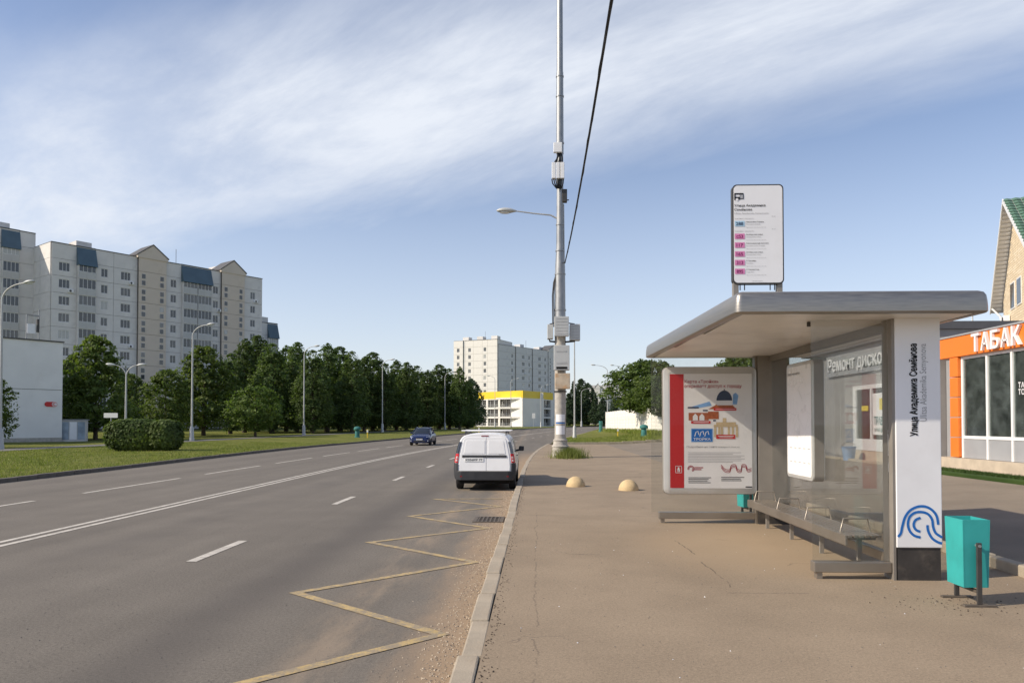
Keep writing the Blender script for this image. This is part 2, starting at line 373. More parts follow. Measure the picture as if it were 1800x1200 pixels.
simple('print_blue', (.012, .15, .50), .4, var=.04); simple('print_navy', (.035, .055, .11), .4, var=.1); simple('print_sky', (.22, .42, .72), .4, var=.15, sc=9)
simple('print_brick', (.42, .12, .045), .4, var=.2, sc=20); simple('print_cream', (.62, .49, .30), .4, var=.12, sc=20); simple('print_white', (.8, .8, .8), .4, var=.02)
simple('print_pink', (.72, .25, .47), .4, var=.02); simple('print_paleblue', (.45, .66, .82), .4, var=.02); simple('print_magenta', (.22, .008, .10), .4, var=.02); simple('print_yellow', (.75, .60, .05), .4, var=.05)
simple('teal_paint', (.035, .36, .345), .5, var=.10, sc=3, dirt=(.03, .20, .19), dsc=4, damt=.4); simple('old_teal', (.035, .16, .145), .7, var=.15, sc=4)
simple('dark_metal', (.07, .068, .066), .5, .4, var=.15, sc=6, dirt=(.15, .11, .08), damt=.4); simple('galvanised', (.33, .34, .35), .5, .65, var=.14, sc=3, dirt=(.3, .3, .3), dsc=4, damt=.35)
simple('grey_cabinet', (.50, .51, .50), .5, .1, var=.05, sc=2, dirt=(.35, .33, .3), damt=.3); simple('rust_cabinet', (.52, .43, .32), .75, 0, var=.15, sc=4, dirt=(.50, .22, .04), dsc=2.2, damt=1.0)
simple('lamp_grey', (.46, .465, .455), .6, .35, var=.1, sc=4); simple('lamp_glass', (.78, .78, .76), .3, var=.02); simple('cable_black', (.015, .015, .017), .6, var=.1)
simple('orange_panel', (.78, .19, .025), .45, var=.04, sc=1); simple('white_frame', (.74, .74, .73), .4, var=.03); simple('grey_panel', (.33, .335, .345), .55, .1, var=.06, sc=1.2)
simple('kiosk_grey', (.30, .29, .28), .7, var=.1, sc=1.5, dirt=(.2, .19, .18)); simple('beige_plinth', (.50, .42, .32), .85, var=.12, sc=3, dirt=(.3, .25, .2))
simple('cream_brick', (.70, .58, .41), .85, var=.14, sc=2); simple('cream_brick_light', (.76, .65, .48), .85, var=.1, sc=2); simple('mortar', (.42, .36, .28), .9)
simple('green_tile', (.11, .20, .14), .45, .1, var=.15, sc=2); simple('soffit_grey', (.56, .56, .55), .5, var=.1, sc=3)
simple('facade_panel', (.74, .71, .68), .9, var=.09, sc=.35, dirt=(.42, .41, .395), dsc=.22, damt=.7, bump=.2, bsc=8)
simple('facade_pale', (.60, .575, .53), .9, var=.08, sc=.35, dirt=(.40, .38, .35), dsc=.3, damt=.5); simple('facade_ochre', (.68, .585, .49), .9, var=.07, sc=.4, dirt=(.48, .41, .31), dsc=.4, damt=.4)
simple('facade_white', (.78, .755, .71), .9, var=.05, sc=.3, dirt=(.5, .48, .44), dsc=.25, damt=.5); simple('facade_shaded', (.68, .675, .67), .9, var=.07, sc=.3, dirt=(.42, .43, .44), dsc=.3, damt=.5)  # second tone: shade painted into block walls turned away from the sun
simple('joint_dark', (.16, .145, .13), .95, var=.1); simple('mansard_blue', (.095, .145, .185), .6, .1, var=.12, sc=.5); simple('loggia_panel', (.55, .545, .53), .8, var=.08, sc=.5, dirt=(.4, .38, .35), damt=.4)
simple('render_white', (.82, .81, .78), .9, var=.05, sc=.4, dirt=(.66, .64, .60), dsc=.35, damt=.45, bump=.2, bsc=10); simple('yellow_fascia', (.78, .56, .03), .5, var=.05, sc=.2)
simple('wall_concrete', (.80, .77, .71), .9, var=.10, sc=.9, dirt=(.36, .33, .29), dsc=.8, damt=.6, bump=.4, bsc=12); simple('roof_dark', (.10, .10, .105), .8, var=.1)
simple('van_white', (.82, .82, .815), .22, var=.03, sc=1.5, dirt=(.56, .53, .49), dsc=2, damt=.25, spec=.5); simple('black_plastic', (.035, .036, .04), .6, var=.12, sc=5, dirt=(.10, .09, .08), damt=.3)
simple('car_blue', (.012, .022, .085), .22, .25, var=.05, spec=.6); simple('tyre', (.018, .018, .019), .85, var=.2, sc=9, dirt=(.09, .075, .06), damt=.4); simple('rim', (.38, .38, .39), .4, .6)
simple('plate_white', (.72, .72, .70), .4, var=.02); simple('tail_red', (.52, .012, .014), .18, var=.03); simple('tail_clear', (.62, .45, .43), .15); simple('tail_dark_red', (.22, .015, .02), .25)
simple('headlight', (.72, .76, .80), .12, .3, var=.03); simple('brick_red', (.3, .1, .06), .8); simple('blue_bucket', (.22, .34, .52), .5); simple('cupboard_blue', (.30, .36, .42), .7, var=.3, sc=1.5)
simple('iron', (.15, .125, .10), .7, .4, var=.2, sc=8, dirt=(.16, .11, .07), dsc=6, damt=.5); simple('hole_black', (.006, .006, .006), .95); simple('marker_yellow', (.70, .50, .05), .6)
simple('added_curtain', (.66, .67, .65), .9, var=.1); simple('interior_dark', (.10, .105, .105), .9)
def glassmat(name, tintc, base=.5, dirt=.05, dcol=(.55, .52, .47), rough=.01):
    q = NT(name); q.t.nodes.remove(q.b)
    tr = q.n('ShaderNodeBsdfTransparent'); tr.inputs[0].default_value = (*tintc, 1)
    gl = q.n('ShaderNodeBsdfGlossy'); gl.inputs['Roughness'].default_value = rough
    fr = q.n('ShaderNodeFresnel', IOR=1.5); ff = q.m('MULTIPLY', fr.outputs[0], base, cl=True)
    m1 = q.n('ShaderNodeMixShader'); q.l(ff, m1.inputs[0]); q.l(tr.outputs[0], m1.inputs[1]); q.l(gl.outputs[0], m1.inputs[2])
    df = q.n('ShaderNodeBsdfDiffuse'); df.inputs[0].default_value = (*dcol, 1)
    d = q.ramp(q.noise(2.0, 6, .65), .3, .8, dirt*.5, dirt*2.2)
    m2 = q.n('ShaderNodeMixShader'); q.l(d, m2.inputs[0]); q.l(m1.outputs[0], m2.inputs[1]); q.l(df.outputs[0], m2.inputs[2]); q.l(m2.outputs[0], q.out.inputs[0])
glassmat('shelter_glass', (.935, .945, .94), dirt=.024); glassmat('clear_cover', (.99, .99, .99), base=.45, dirt=.004); glassmat('shop_glass', (.78, .83, .82), base=1.1, dirt=.05, dcol=(.4, .45, .45))
def windowmat(name, c, rough=.08):      # far window panes: dark rooms, pale curtains, glossy surface
    q = NT(name); oi = q.n('ShaderNodeObjectInfo'); r = oi.outputs['Random']
    cur = q.mix(q.ramp(r, .55, .85), c, (.10, .105, .11)); cur = q.mix(q.ramp(r, .90, .93), cur, (.42, .42, .40))
    q.col(cur, rough, 0, .8)
windowmat('pane', (.035, .042, .05)); windowmat('pane_dark', (.018, .021, .025)); windowmat('car_glass', (.02, .024, .03), .05)

# ------------------------------------------------------------------ ground, road, pavement
def at_x(px, py, x):
    d = ray(px, py); t = x/d.x; return Vector((0, 0, HC)) + d*t
def span(a, b, st):
    n = max(1, int(round((b-a)/st))); return [a+(b-a)*i/n for i in range(n+1)]
YS = span(-40, 60, 1.25) + span(60, 200, 3)[1:] + span(200, 430, 8)[1:]
gx = [-4000, -1500, -600, -250, -120, -60, -20, 0, 20, 60, 120, 250, 600, 1500, 4000]; gy = [-600, -120, -30, 30, 60, 90, 130, 190, 260, 400, 700, 1500, 4500]
m = MB().grid(len(gx), len(gy), lambda i, j: (gx[i], gy[j], rz(gy[j])-.16)); struct(m.ob('ground', 'grass_ground'))
NX = 9
m = MB().grid(NX, len(YS), lambda i, j: (xl(YS[j])+(xr(YS[j])-xl(YS[j]))*i/(NX-1), YS[j], rz(YS[j])))
struct(m.ob('road', 'asphalt', ang=60))
# pavement and lot
ys = [y for y in YS if y <= 62]
def pv(i, j):
    y = ys[j]; a = xr(y)+.16; x = a+(5.45-a)*i/8; return (x, y, rz(y)+.12)
struct(MB().grid(9, len(ys), pv).ob('pavement', 'pavement_asphalt', ang=60))
lx = span(5.45, 60, 1.3)
struct(MB().grid(len(lx), len(ys), lambda i, j: (lx[i], ys[j], gz(lx[i], ys[j]) - (0 if i else .0))).ob('parking_lot', 'lot_asphalt', ang=60))
# grass: left verge (two sheets either side of the footpath) and right plot
def pth(y): return xl(y)-15.6
def pthw(y): return xl(y)-18.4
ly = [y for y in YS if y <= 430]
def lg(i, j):
    y = ly[j]; a, b = xl(y)-.17, pth(y); x = a+(b-a)*i/10; bumpz = .03*sin(x*.9+y*.4)*sin(y*.23) if 0 < i < 10 else 0
    return (x, y, gz(x, y)-.005+bumpz)
struct(MB().grid(11, len(ly), lg).ob('grass_verge', 'grass_ground', ang=80))
struct(MB().grid(2, len(ly), lambda i, j: ((pth(ly[j])+.05, pthw(ly[j])-.05)[i], ly[j], gz(0, ly[j])+.012-.02*i)).ob('footpath', 'path_asphalt'))
def lg2(i, j):
    y = ly[j]; a = pthw(y); x = a-300*(i/16)**2; return (x, y, gz(x, y)-.01 + (.05*sin(x*.5+y*.3) if 0 < i < 16 else 0))
struct(MB().grid(17, len(ly), lg2).ob('grass_verge', 'grass_ground', ang=80))
gy2 = [y for y in YS if 62 <= y <= 430]
def rg(i, j):
    y = gy2[j]; a = xr(y)+.2; x = a+60*(i/14)**1.5; return (x, y, gz(x, y)+.01 + (.04*sin(x*1.1+y*.7) if i else 0))
struct(MB().grid(15, len(gy2), rg).ob('grass_plot', 'grass_ground', ang=80))

# kerbs: single stones
def kerb(name, pts, wd, h, mat, stone=1.0, root_z=0):
    r = struct(bpy.data.objects.new(name, None)); C.objects.link(r)
    bases = [MB().bx(-wd/2, wd/2, -stone/2+.006, stone/2-.006, -.2, h).mesh('kerb_stone', mat, bev=.018) for _ in range(1)]
    acc = 0
    for a, b in zip(pts, pts[1:]):
        a, b = Vector(a), Vector(b); d = b-a
        o = link('kerb_stone', bases[0], r, (a+b)/2 + Vector((random.uniform(-.012, .012), 0, random.uniform(-.014, .010))))
        o.rotation_euler.z = -atan2(d.x, d.y)+random.uniform(-.012, .012); o.rotation_euler.y = random.uniform(-.03, .03); o.rotation_euler.x = random.uniform(-.008, .008)
    return r
K1 = [(xr(y)+.075, y, rz(y)) for y in span(1.5, 62, 1.0)]; kerb('kerb', K1, .17, .128, 'kerb_stone')
K2 = [(xl(y)-.085, y, rz(y)) for y in span(16, 96, 1.0)]; kerb('kerb', K2, .17, .14, 'dark_kerb')
# run-on of both kerbs where stones can no longer be told apart
def kerb_run(y0, y1, fx, mat):
    yy = span(y0, y1, 3); m = MB()
    for a, b in zip(yy, yy[1:]):
        m.add([(fx(a)-.085, a, rz(a)-.2), (fx(a)+.085, a, rz(a)-.2), (fx(a)+.085, a, rz(a)+.13), (fx(a)-.085, a, rz(a)+.13), (fx(b)-.085, b, rz(b)-.2), (fx(b)+.085, b, rz(b)-.2), (fx(b)+.085, b, rz(b)+.13), (fx(b)-.085, b, rz(b)+.13)],
              [(0,1,2,3), (4,7,6,5), (3,2,6,7), (0,4,5,1), (1,5,6,2), (0,3,7,4)])
    struct(m.ob('kerb', mat))
kerb_run(96, 425, lambda y: xl(y)-.085, 'dark_kerb'); kerb_run(-30, 16, lambda y: xl(y)-.085, 'dark_kerb'); kerb_run(68, 425, lambda y: xr(y)+.085, 'kerb_stone')
kerb('kerb', [(5.50, y, .10) for y in span(5.2, 15.2, 1.0)], .14, .15, 'kerb_stone')
gp = [(xr(62)+1.2 + i, 62+.25*i*.3, gz(xr(62)+1.2+i, 61)-.04) for i in range(0, 16)]; kerb('kerb', gp, .16, .16, 'kerb_stone')
kerb('kerb', [(12.35, y, gz(12.3, y)-.06) for y in span(13.5, 40.5, 1.0)], .14, .15, 'kerb_stone')

# painted lines
def dash(y0, y1, xf, wd, mat, name='lane_marking', z=.005):
    yy = span(y0, y1, 1.5); m = MB()
    m.grid(2, len(yy), lambda i, j: (xf(yy[j])+(-wd/2 if i == 0 else wd/2), yy[j], rz(yy[j])+z)); return struct(m.ob(name, mat))
for k in range(-1, 22): dash(9.75+6.95*k, 9.75+6.95*k+1.75, lambda y: -4.62+off(y), .14, 'white_paint')
for k in range(-1, 22): dash(11.9+7.2*k, 11.9+7.2*k+5.3, lambda y: -11.95-.4*sm(20, 60, y)+off(y), .13, 'white_paint')
for s in (-.13, .13): dash(-30, 300, lambda y, s=s: -8.2+s+off(y), .12, 'white_paint', 'centre_line')
zz_pts = [on_ground(*p) for p in ((250, 1245), (775, 1115), (520, 1042), (835, 988), (650, 953), (858, 928), (720, 907), (880, 890), (765, 877), (884, 876.5))]
zp = [(p.x, p.y) for p in zz_pts]
m = MB()
def offs(pts, d):
    out = []
    for i, p in enumerate(pts):
        p = Vector(p); ns = []
        if i: t = (p-Vector(pts[i-1])).normalized(); ns.append(Vector((-t.y, t.x)))
        if i < len(pts)-1: t = (Vector(pts[i+1])-p).normalized(); ns.append(Vector((-t.y, t.x)))
        b = sum(ns, Vector((0, 0)))/len(ns); L = b.length; b = b.normalized()
        out.append(p + b*min(d/max(L, .2), 3.2*d))
    return out
A = offs(zp, .055)
_neg = offs([tuple(p) for p in zp], -.055) if False else [Vector(p)*2-a for p, a in zip(zp, A)]
n = len(zp); m.add([(a.x, a.y, .006) for a in A]+[(b.x, b.y, .006) for b in _neg], [(i, i+1, n+i+1, n+i) for i in range(n-1)])
struct(m.ob('zigzag_marking', 'yellow_paint'))

# storm drain
g = thing('storm_drain', 'square cast-iron storm drain grate sunk into the road beside the kerb', 'drain', (-.93, 14.15, .004))
m = MB(); m.bx(-.24, .24, -.36, .36, -.02, .004); m.ob('pit', 'hole_black', g)
m = MB()
for x in (-.25, .25): m.bx(x-.035, x+.035, -.385, .385, -.01, .014)
for y in (-.36, .36): m.bx(-.215, .215, y-.03, y+.03, -.01, .0135)
m.ob('frame', 'iron', g)
for i in range(6): MB().bx(-.19+i*.076-.014, -.19+i*.076+.014, -.33, .33, -.008, .012).ob('bar', 'iron', g)
for j in range(3): MB().bx(-.215, .215, -.18+j*.18-.018, -.18+j*.18+.018, -.007, .0125).ob('crossbar', 'iron', g)

# ------------------------------------------------------------------ the bus shelter
PZ = .12
yN = on_ground(1578, 1020, PZ).y; yF = on_ground(1345, 921, PZ).y
xa = at(1575, 800, yN).x; xb = at(1655, 800, yN).x
SH = thing('bus_shelter', 'grey metal and glass bus shelter with flat overhanging roof beside the kerb', 'bus shelter', (3.0, round((yN+yF)/2, 2), PZ))
O = SH.location.copy()
PRINT = ('lettering', 'headline', 'body_text', 'imprint', 'white_print', 'red_emblems', 'street_lines', 'line_names', 'small_print', 'wave_emblem', 'route_number', 'dome_picture', 'brick_picture', 'white_picture', 'arch_picture', 'blue_picture', 'caption_strip')
def sp_(mb, name, mat, parent=None, **k):
    mb.xf(Matrix.Translation(-O)); o = mb.ob(name, mat, parent or SH, **k)
    if name in PRINT: o['kind'] = 'stuff'
    return o
zU = 3.0
def roofring(inset, z, r=.065, n=6):
    x0, x1, y0, y1 = RX0+inset, RX1-inset, RY0+inset, RY1-inset; r = max(.02, r-inset*.5)
    p = rrect(x1-x0, y1-y0, r, n); cx, cy = (x0+x1)/2, (y0+y1)/2
    return [Vector((cx+a-.17*((b+cy-RY0)/(RY1-RY0))*((RX1-cx-a)/(RX1-RX0)), cy+b, z)) for a, b in p]
RY0 = yN-.46; RX0 = at(1294, 545, RY0).x; RX1 = at(1742, 545, RY0).x
d = ray(1138, 619); t_ = (zU-HC)/d.z; RY1 = max(d.y*t_, yF+.30)+.12
layers = [(.10, zU+.002), (.03, zU), (.012, zU+.006), (0, zU+.02), (.0, zU+.07), (.004, zU+.13), (.012, zU+.19), (.03, zU+.222), (.07, zU+.24), (.16, zU+.25), (.6, zU+.262)]
m = MB(); rings = [roofring(a, b) for a, b in layers]; nr = len(rings[0])
vs_ = [p for r_ in rings for p in r_]
m.add(vs_, [(i*nr+k, i*nr+(k+1) % nr, (i+1)*nr+(k+1) % nr, (i+1)*nr+k) for i in range(len(rings)-1) for k in range(nr)] + [tuple((len(rings)-1)*nr+k for k in range(nr))])
roof = sp_(m, 'roof', 'brushed_roof', ang=40)
for i in range(3):          # soffit panels with joints between
    a = RY0+.11+(RY1-RY0-.22)*i/3; b = RY0+.11+(RY1-RY0-.22)*(i+1)/3
    sp_(MB().bx(RX0+.11-.17*(i+.4)/3, RX1-.11, a+.004, b-.004, zU+.004, zU+.03), 'soffit_panel', 'soffit_panel', roof)
sp_(MB().tube([(3.1, yN+.25, zU-.05), (3.1, yN+.25, zU+.01)], .022, 10), 'soffit_light', 'dark_metal', roof)
# near pillar with street name
pil = sp_(MB().bx(xa, xb, yN, yN+.26, PZ+.36, zU+.01), 'pillar', 'panel_white', bev=.008)
sp_(MB().bx(xa-.03, xa-.002, yN+.012, yN+.25, PZ, zU+.004), 'edge_post', 'shelter_grey', pil)
sp_(MB().bx(xa+.012, xb-.012, yN+.015, yN+.245, PZ-.02, PZ+.359), 'plinth', 'plinth_black', pil)
def on_pillar(px, py): p = at(px, py, yN-.003); return p
m = MB(); b0 = on_pillar(1613, 766); b1 = on_pillar(1613, 604)
for k_, dx_ in enumerate((-.0035, 0, .0035)): put_text(m, 'Улица Академика Семёнова', .1, b0+Vector((dx_, -.0006*k_, dx_)), (0,0,1), (-1,0,0), width=b1.z-b0.z, height=.083)
sp_(m, 'lettering', 'print_black', pil, fix=False)
m = MB(); b0 = on_pillar(1629, 740); b1 = on_pillar(1629, 604)
put_text(m, 'Ulitsa Akademika Semyonova', .1, b0, (0,0,1), (-1,0,0), width=b1.z-b0.z, height=.072)
sp_(m, 'lettering', 'print_grey', pil, fix=False)
def catmull(pts, k=6):
    P = [Vector(p) for p in pts]; out = []
    for i in range(len(P)-1):
        p0, p1, p2, p3 = P[max(i-1, 0)], P[i], P[i+1], P[min(i+2, len(P)-1)]
        for j in range(k):
            t = j/k; out.append(.5*((2*p1)+(p2-p0)*t+(2*p0-5*p1+4*p2-p3)*t*t+(3*p1-p0-3*p2+p3)*t**3))
    return out+[P[-1]]
def lg_(pts):
    o = []
    for X_, Y_ in pts: p = on_pillar(1100+X_/2.571, 860+Y_/2.571); o.append((min(p.x, xb-.004), p.z))
    return catmull(o)
m = MB()
for stk in ([(1230,213),(1243,197),(1250,165),(1262,125),(1285,94),(1320,77),(1355,77),(1385,93),(1405,120),(1412,158)],
            [(1332,216),(1303,207),(1283,186),(1275,155),(1283,124),(1305,105),(1335,101),(1365,110),(1384,135),(1389,168),(1400,195),(1420,210),(1446,216)],
            [(1331,190),(1311,181),(1301,160),(1309,138),(1332,127)], [(1363,160),(1367,188),(1384,219),(1410,237),(1446,243)]):
    m.stroke(lg_(stk), .027, (0, yN-.003, 0), (1,0,0), (0,0,1))
sp_(m, 'wave_emblem', 'print_blue', pil, fix=False)
# far pillar
fx0 = at(1333, 800, yF).x; fx1 = at(1389, 800, yF).x
pf = sp_(MB().bx(fx0, fx1, yF, yF+.26, PZ+.36, zU+.01), 'pillar', 'shelter_grey', bev=.008)
sp_(MB().bx(fx0+.01, fx1-.01, yF+.012, yF+.25, PZ-.02, PZ+.359), 'plinth', 'plinth_black', pf)
sp_(MB().bx(fx0-.035, fx0-.003, yF+.05, yF+.2, PZ, zU+.004), 'edge_post', 'shelter_steel', pf)
# near end: glass wing on a low foot rail
gx0 = at(1434, 900, yN).x
gw = sp_(MB().bx(gx0, xa-.035, yN+.10, yN+.112, PZ+.19, zU+.004), 'glass_wing', 'shelter_glass')
sp_(MB().bx(gx0-.005, xa-.036, yN+.04, yN+.17, PZ+.075, PZ+.19), 'foot_rail', 'shelter_steel', gw, bev=.008)
sp_(MB().bx(gx0+.03, gx0+.09, yN+.06, yN+.15, PZ-.01, PZ+.075), 'foot', 'shelter_steel', gw)
# far end: glass, advertising box
hx0 = at(1147, 800, yF).x; hx1 = fx0-.036
gf = sp_(MB().bx(hx0, hx1, yF+.14, yF+.152, PZ+.19, zU+.004), 'glass_wing', 'shelter_glass')
sp_(MB().bx(hx0+.12, hx1, yF+.08, yF+.21, PZ+.075, PZ+.189), 'foot_rail', 'shelter_steel', gf, bev=.008)
sp_(MB().bx(hx0+.16, hx0+.22, yF+.1, yF+.19, PZ-.01, PZ+.075), 'foot', 'shelter_steel', gf)
pc0, pc1 = at(1166, 645, yF), at(1331, 868, yF); pw, ph = pc1.x-pc0.x, pc0.z-pc1.z; pcx, pcz = (pc0.x+pc1.x)/2, (pc0.z+pc1.z)/2
def plate(w_, h_, r_, cx, y, cz, dep, n=6): return MB().prism([(cx+a, y, cz+b) for a, b in rrect(w_, h_, r_, n)], (0, dep, 0))
PB = sp_(plate(pw, ph, .09, pcx, yF, pcz, .135), 'poster_box', 'frame_silver', bev=.012, ang=40)
sp_(plate(pw+.012, ph+.012, .095, pcx, yF+.03, pcz, .10), 'casing', 'shelter_grey', PB, ang=40)
def pp(u, v): return Vector((pc0.x+(u-35)/(815-35)*pw, yF-.004, pc0.z-(v-68)/(1140-68)*ph))      # poster print, laid out from the sheet's own grid
psx, psz = pw/780, ph/1072
def prect(m, u0, v0, u1, v1, lift=0, mi=0):
    p = [pp(u0, v1), pp(u1, v1), pp(u1, v0), pp(u0, v0)]; m.poly([q_ - Vector((0, lift, 0)) for q_ in p], mi)
m = MB(); prect(m, 88, 125, 775, 1092); sp_(m, 'poster_sheet', 'poster_paper', PB, fix=False)
m = MB(); prect(m, 88, 128, 205, 1090, .0015); sp_(m, 'red_stripe', 'print_red', PB, fix=False)
def ptext(m, txt, u, v, u1, hpx, bold=0, lift=.003):
    put_text(m, txt, .05, pp(u, v)-Vector((0, lift, 0)), (1,0,0), (0,0,1), bold=bold, width=(u1-u)*psx, height=hpx*psz)
m = MB(); ptext(m, 'Карта «Тройка»', 212, 203, 497, 27, .014); ptext(m, 'открывает доступ к городу', 212, 243, 690, 22, .014)
sp_(m, 'headline', 'print_crimson', PB, fix=False)
m = MB(); ptext(m, 'Подробнее на сайте transport.mos.ru', 228, 750, 668, 17, .004)
for k, v_ in enumerate((790, 803, 816, 829, 842, 857, 869)):
    prect(m, 238, v_, 700 - (90 if k in (1, 6) else 0) + random.uniform(-20, 20), v_+3, .003)
sp_(m, 'body_text', 'print_grey', PB, fix=False)
m = MB()
for u0, rows in ((240, (1000, 1013, 1027, 1042)), (515, (996, 1010, 1024))):
    for k, v_ in enumerate(rows): prect(m, u0, v_, u0+(190 if k in (0, 3) else 165)+random.uniform(-15, 15), v_+5, .003)
prect(m, 718, 1075, 772, 1084, .003); sp_(m, 'imprint', 'print_black', PB, fix=False)
# generic little buildings of the illustration
m = MB()
dome = [pp(545+66*cos(a), 355-88*sin(a))-Vector((0, .003, 0)) for a in [pi*i/14 for i in range(15)]]
m.poly(dome); prect(m, 541, 255, 549, 275, .003); prect(m, 238, 405, 330, 418, .004); prect(m, 365, 430, 405, 442, .004); prect(m, 450, 515, 472, 527, .004)
sp_(m, 'dome_picture', 'print_navy', PB, fix=False)
m = MB(); prect(m, 245, 455, 412, 520, .003); prect(m, 408, 445, 497, 508, .0035); m.poly([p-Vector((0,.003,0)) for p in (pp(410,425), pp(480,385), pp(610,385), pp(645,425))]); sp_(m, 'brick_picture', 'print_brick', PB, fix=False)
m = MB(); prect(m, 480, 352, 612, 392, .0042)
for u0 in (280, 335): m.poly([p-Vector((0,.0045,0)) for p in (pp(u0,520), pp(u0+42,520), pp(u0+42,485), pp(u0+21,462), pp(u0,485))])
sp_(m, 'white_picture', 'print_white', PB, fix=False)
m = MB(); prect(m, 455, 555, 655, 575, .0035); prect(m, 475, 535, 640, 556, .0035); prect(m, 530, 500, 560, 536, .0035)
for u0 in (458, 492, 572, 606, 640): prect(m, u0, 574, u0+18, 660, .0035)
prect(m, 515, 574, 533, 660, .0035); sp_(m, 'arch_picture', 'print_cream', PB, fix=False)
m = MB(); m.poly([p-Vector((0,.003,0)) for p in (pp(615,385), pp(650,385), pp(663,310), pp(640,285), pp(618,300))]); prect(m, 265, 588, 448, 702, .003)
m.poly([p-Vector((0,.0025,0)) for p in (pp(270,405), pp(420,360), pp(440,395), pp(300,420))]); sp_(m, 'blue_picture', 'print_sky', PB, fix=False)
m = MB(); prect(m, 272, 594, 440, 696, .0036); sp_(m, 'card_picture', 'print_blue', PB, fix=False)
m = MB(); ptext(m, 'ТРОЙКА', 285, 688, 428, 26, .02, .0045)
for k in range(3): m.stroke([(a, b) for a, b in ((pp(295+k*42, 655).x, pp(0, 655).z), (pp(305+k*42, 620).x, pp(0, 620).z), (pp(322+k*42, 610).x, pp(0, 610).z), (pp(330+k*42, 640).x, pp(0, 640).z))], .014, (0, yF-.0085, 0), (1,0,0), (0,0,1))
prect(m, 470, 424, 636, 427, .0062); prect(m, 285, 533, 415, 538, .0062); prect(m, 490, 650, 620, 655, .0062); prect(m, 500, 662, 612, 666, .0062)
# crest outline on the stripe
for a in ((132, 903, 186, 907), (132, 960, 186, 964), (132, 903, 136, 964), (182, 903, 186, 964), (152, 915, 166, 932), (146, 932, 172, 938), (150, 938, 158, 955), (162, 938, 170, 955)): prect(m, *a, .003)
sp_(m, 'white_print', 'print_white', PB, fix=False)
m = MB(); prect(m, 455, 415, 645, 437, .005); prect(m, 265, 525, 428, 547, .005); prect(m, 475, 640, 635, 676, .005)
sp_(m, 'caption_strip', 'print_red', PB, fix=False)
m = MB()
cxy = (pp(262, 928).x, pp(262, 928).z)
for rr_ in (.052, .034): m.stroke([(cxy[0]+rr_*cos(a), cxy[1]+rr_*sin(a)) for a in [R(200-260*i/16) for i in range(17)]], .011, (0, yF-.007, 0), (1,0,0), (0,0,1))
prect(m, 290, 914, 365, 922, .003); prect(m, 290, 930, 350, 938, .003)
for dv in (-12, 0, 12):
    m.stroke(catmull([(pp(u, 0).x, pp(0, v_+dv).z) for u, v_ in ((515, 905), (545, 940), (585, 945), (600, 910), (635, 905), (650, 940), (680, 945), (690, 905), (720, 905), (735, 940), (768, 935))]), .009, (0, yF-.007, 0), (1,0,0), (0,0,1))
sp_(m, 'red_emblems', 'print_crimson', PB, fix=False)
sp_(MB().poly([(pcx+a, yF-.016, pcz+b) for a, b in rrect(pw-.06, ph-.06, .07)]), 'glass_cover', 'clear_cover', PB, fix=False)
# back glass wall, bench
bxx = xa+.07
bg = sp_(MB().bx(bxx-.05, bxx+.05, yN+.262, yF-.002, PZ+.14, PZ+.25), 'back_wall_rail', 'shelter_steel', bev=.008)
np_ = 3
for i in range(np_):
    a = yN+.262+(yF-yN-.262)*i/np_; b = yN+.262+(yF-yN-.262)*(i+1)/np_
    sp_(MB().bx(bxx-.005, bxx+.006, a+.006, b-.006, PZ+.25, zU-.10), 'glass_pane', 'shelter_glass', bg)
sp_(MB().bx(bxx-.04, bxx+.04, yN+.262, yF-.002, zU-.10, zU+.002), 'head_rail', 'shelter_grey', bg)
BN = sp_(MB().bx(bxx-.50, bxx-.47, yN+.32, yF-.25, PZ+.33, PZ+.445), 'bench', 'shelter_steel', bev=.005)
for i in range(6): sp_(MB().bx(bxx-.465+i*.066, bxx-.42+i*.066, yN+.32, yF-.25, PZ+.415, PZ+.445), 'slat', 'shelter_steel', BN, bev=.004)
for i in range(4):
    y = yN+.55+(yF-yN-1.05)*i/3
    sp_(MB().bx(bxx-.47, bxx-.06, y-.02, y+.02, PZ+.36, PZ+.414), 'bracket', 'shelter_grey', BN)
    sp_(MB().bx(bxx-.27, bxx-.22, y-.019, y+.019, PZ-.01, PZ+.36), 'leg', 'shelter_grey', BN)
    sp_(MB().tube([(bxx-.44, y+.06, PZ+.44), (bxx-.40, y+.06, PZ+.60), (bxx-.12, y+.06, PZ+.60), (bxx-.09, y+.06, PZ+.44)], .011, 8), 'armrest', 'shelter_steel', BN, ang=50)
# route-map box on the back wall, facing the road
q0, q1 = at_x(1382, 640, xa-.15), at_x(1428, 640, xa-.15); my0, my1 = q1.y, q0.y; mz1 = at_x(1382, 642, xa-.15).z; mz0 = at_x(1382, 836, xa-.15).z
mcy, mcz = (my0+my1)/2, (mz0+mz1)/2; mwid, mht = my1-my0, mz1-mz0; mx = xa-.15
MBX = sp_(MB().prism([(mx, mcy+a, mcz+b) for a, b in rrect(mwid, mht, .08, 6)], (.165, 0, 0)), 'map_box', 'frame_silver', ang=40, bev=.01)
sp_(MB().prism([(mx+.02, mcy+a, mcz+b) for a, b in rrect(mwid+.01, mht+.01, .085, 6)], (.13, 0, 0)), 'casing', 'shelter_grey', MBX, ang=40)
sp_(MB().poly([(mx-.003, mcy+a, mcz+b) for a, b in rrect(mwid-.1, mht-.1, .05, 4)]), 'map_sheet', 'poster_paper', MBX, fix=False)
m = MB()
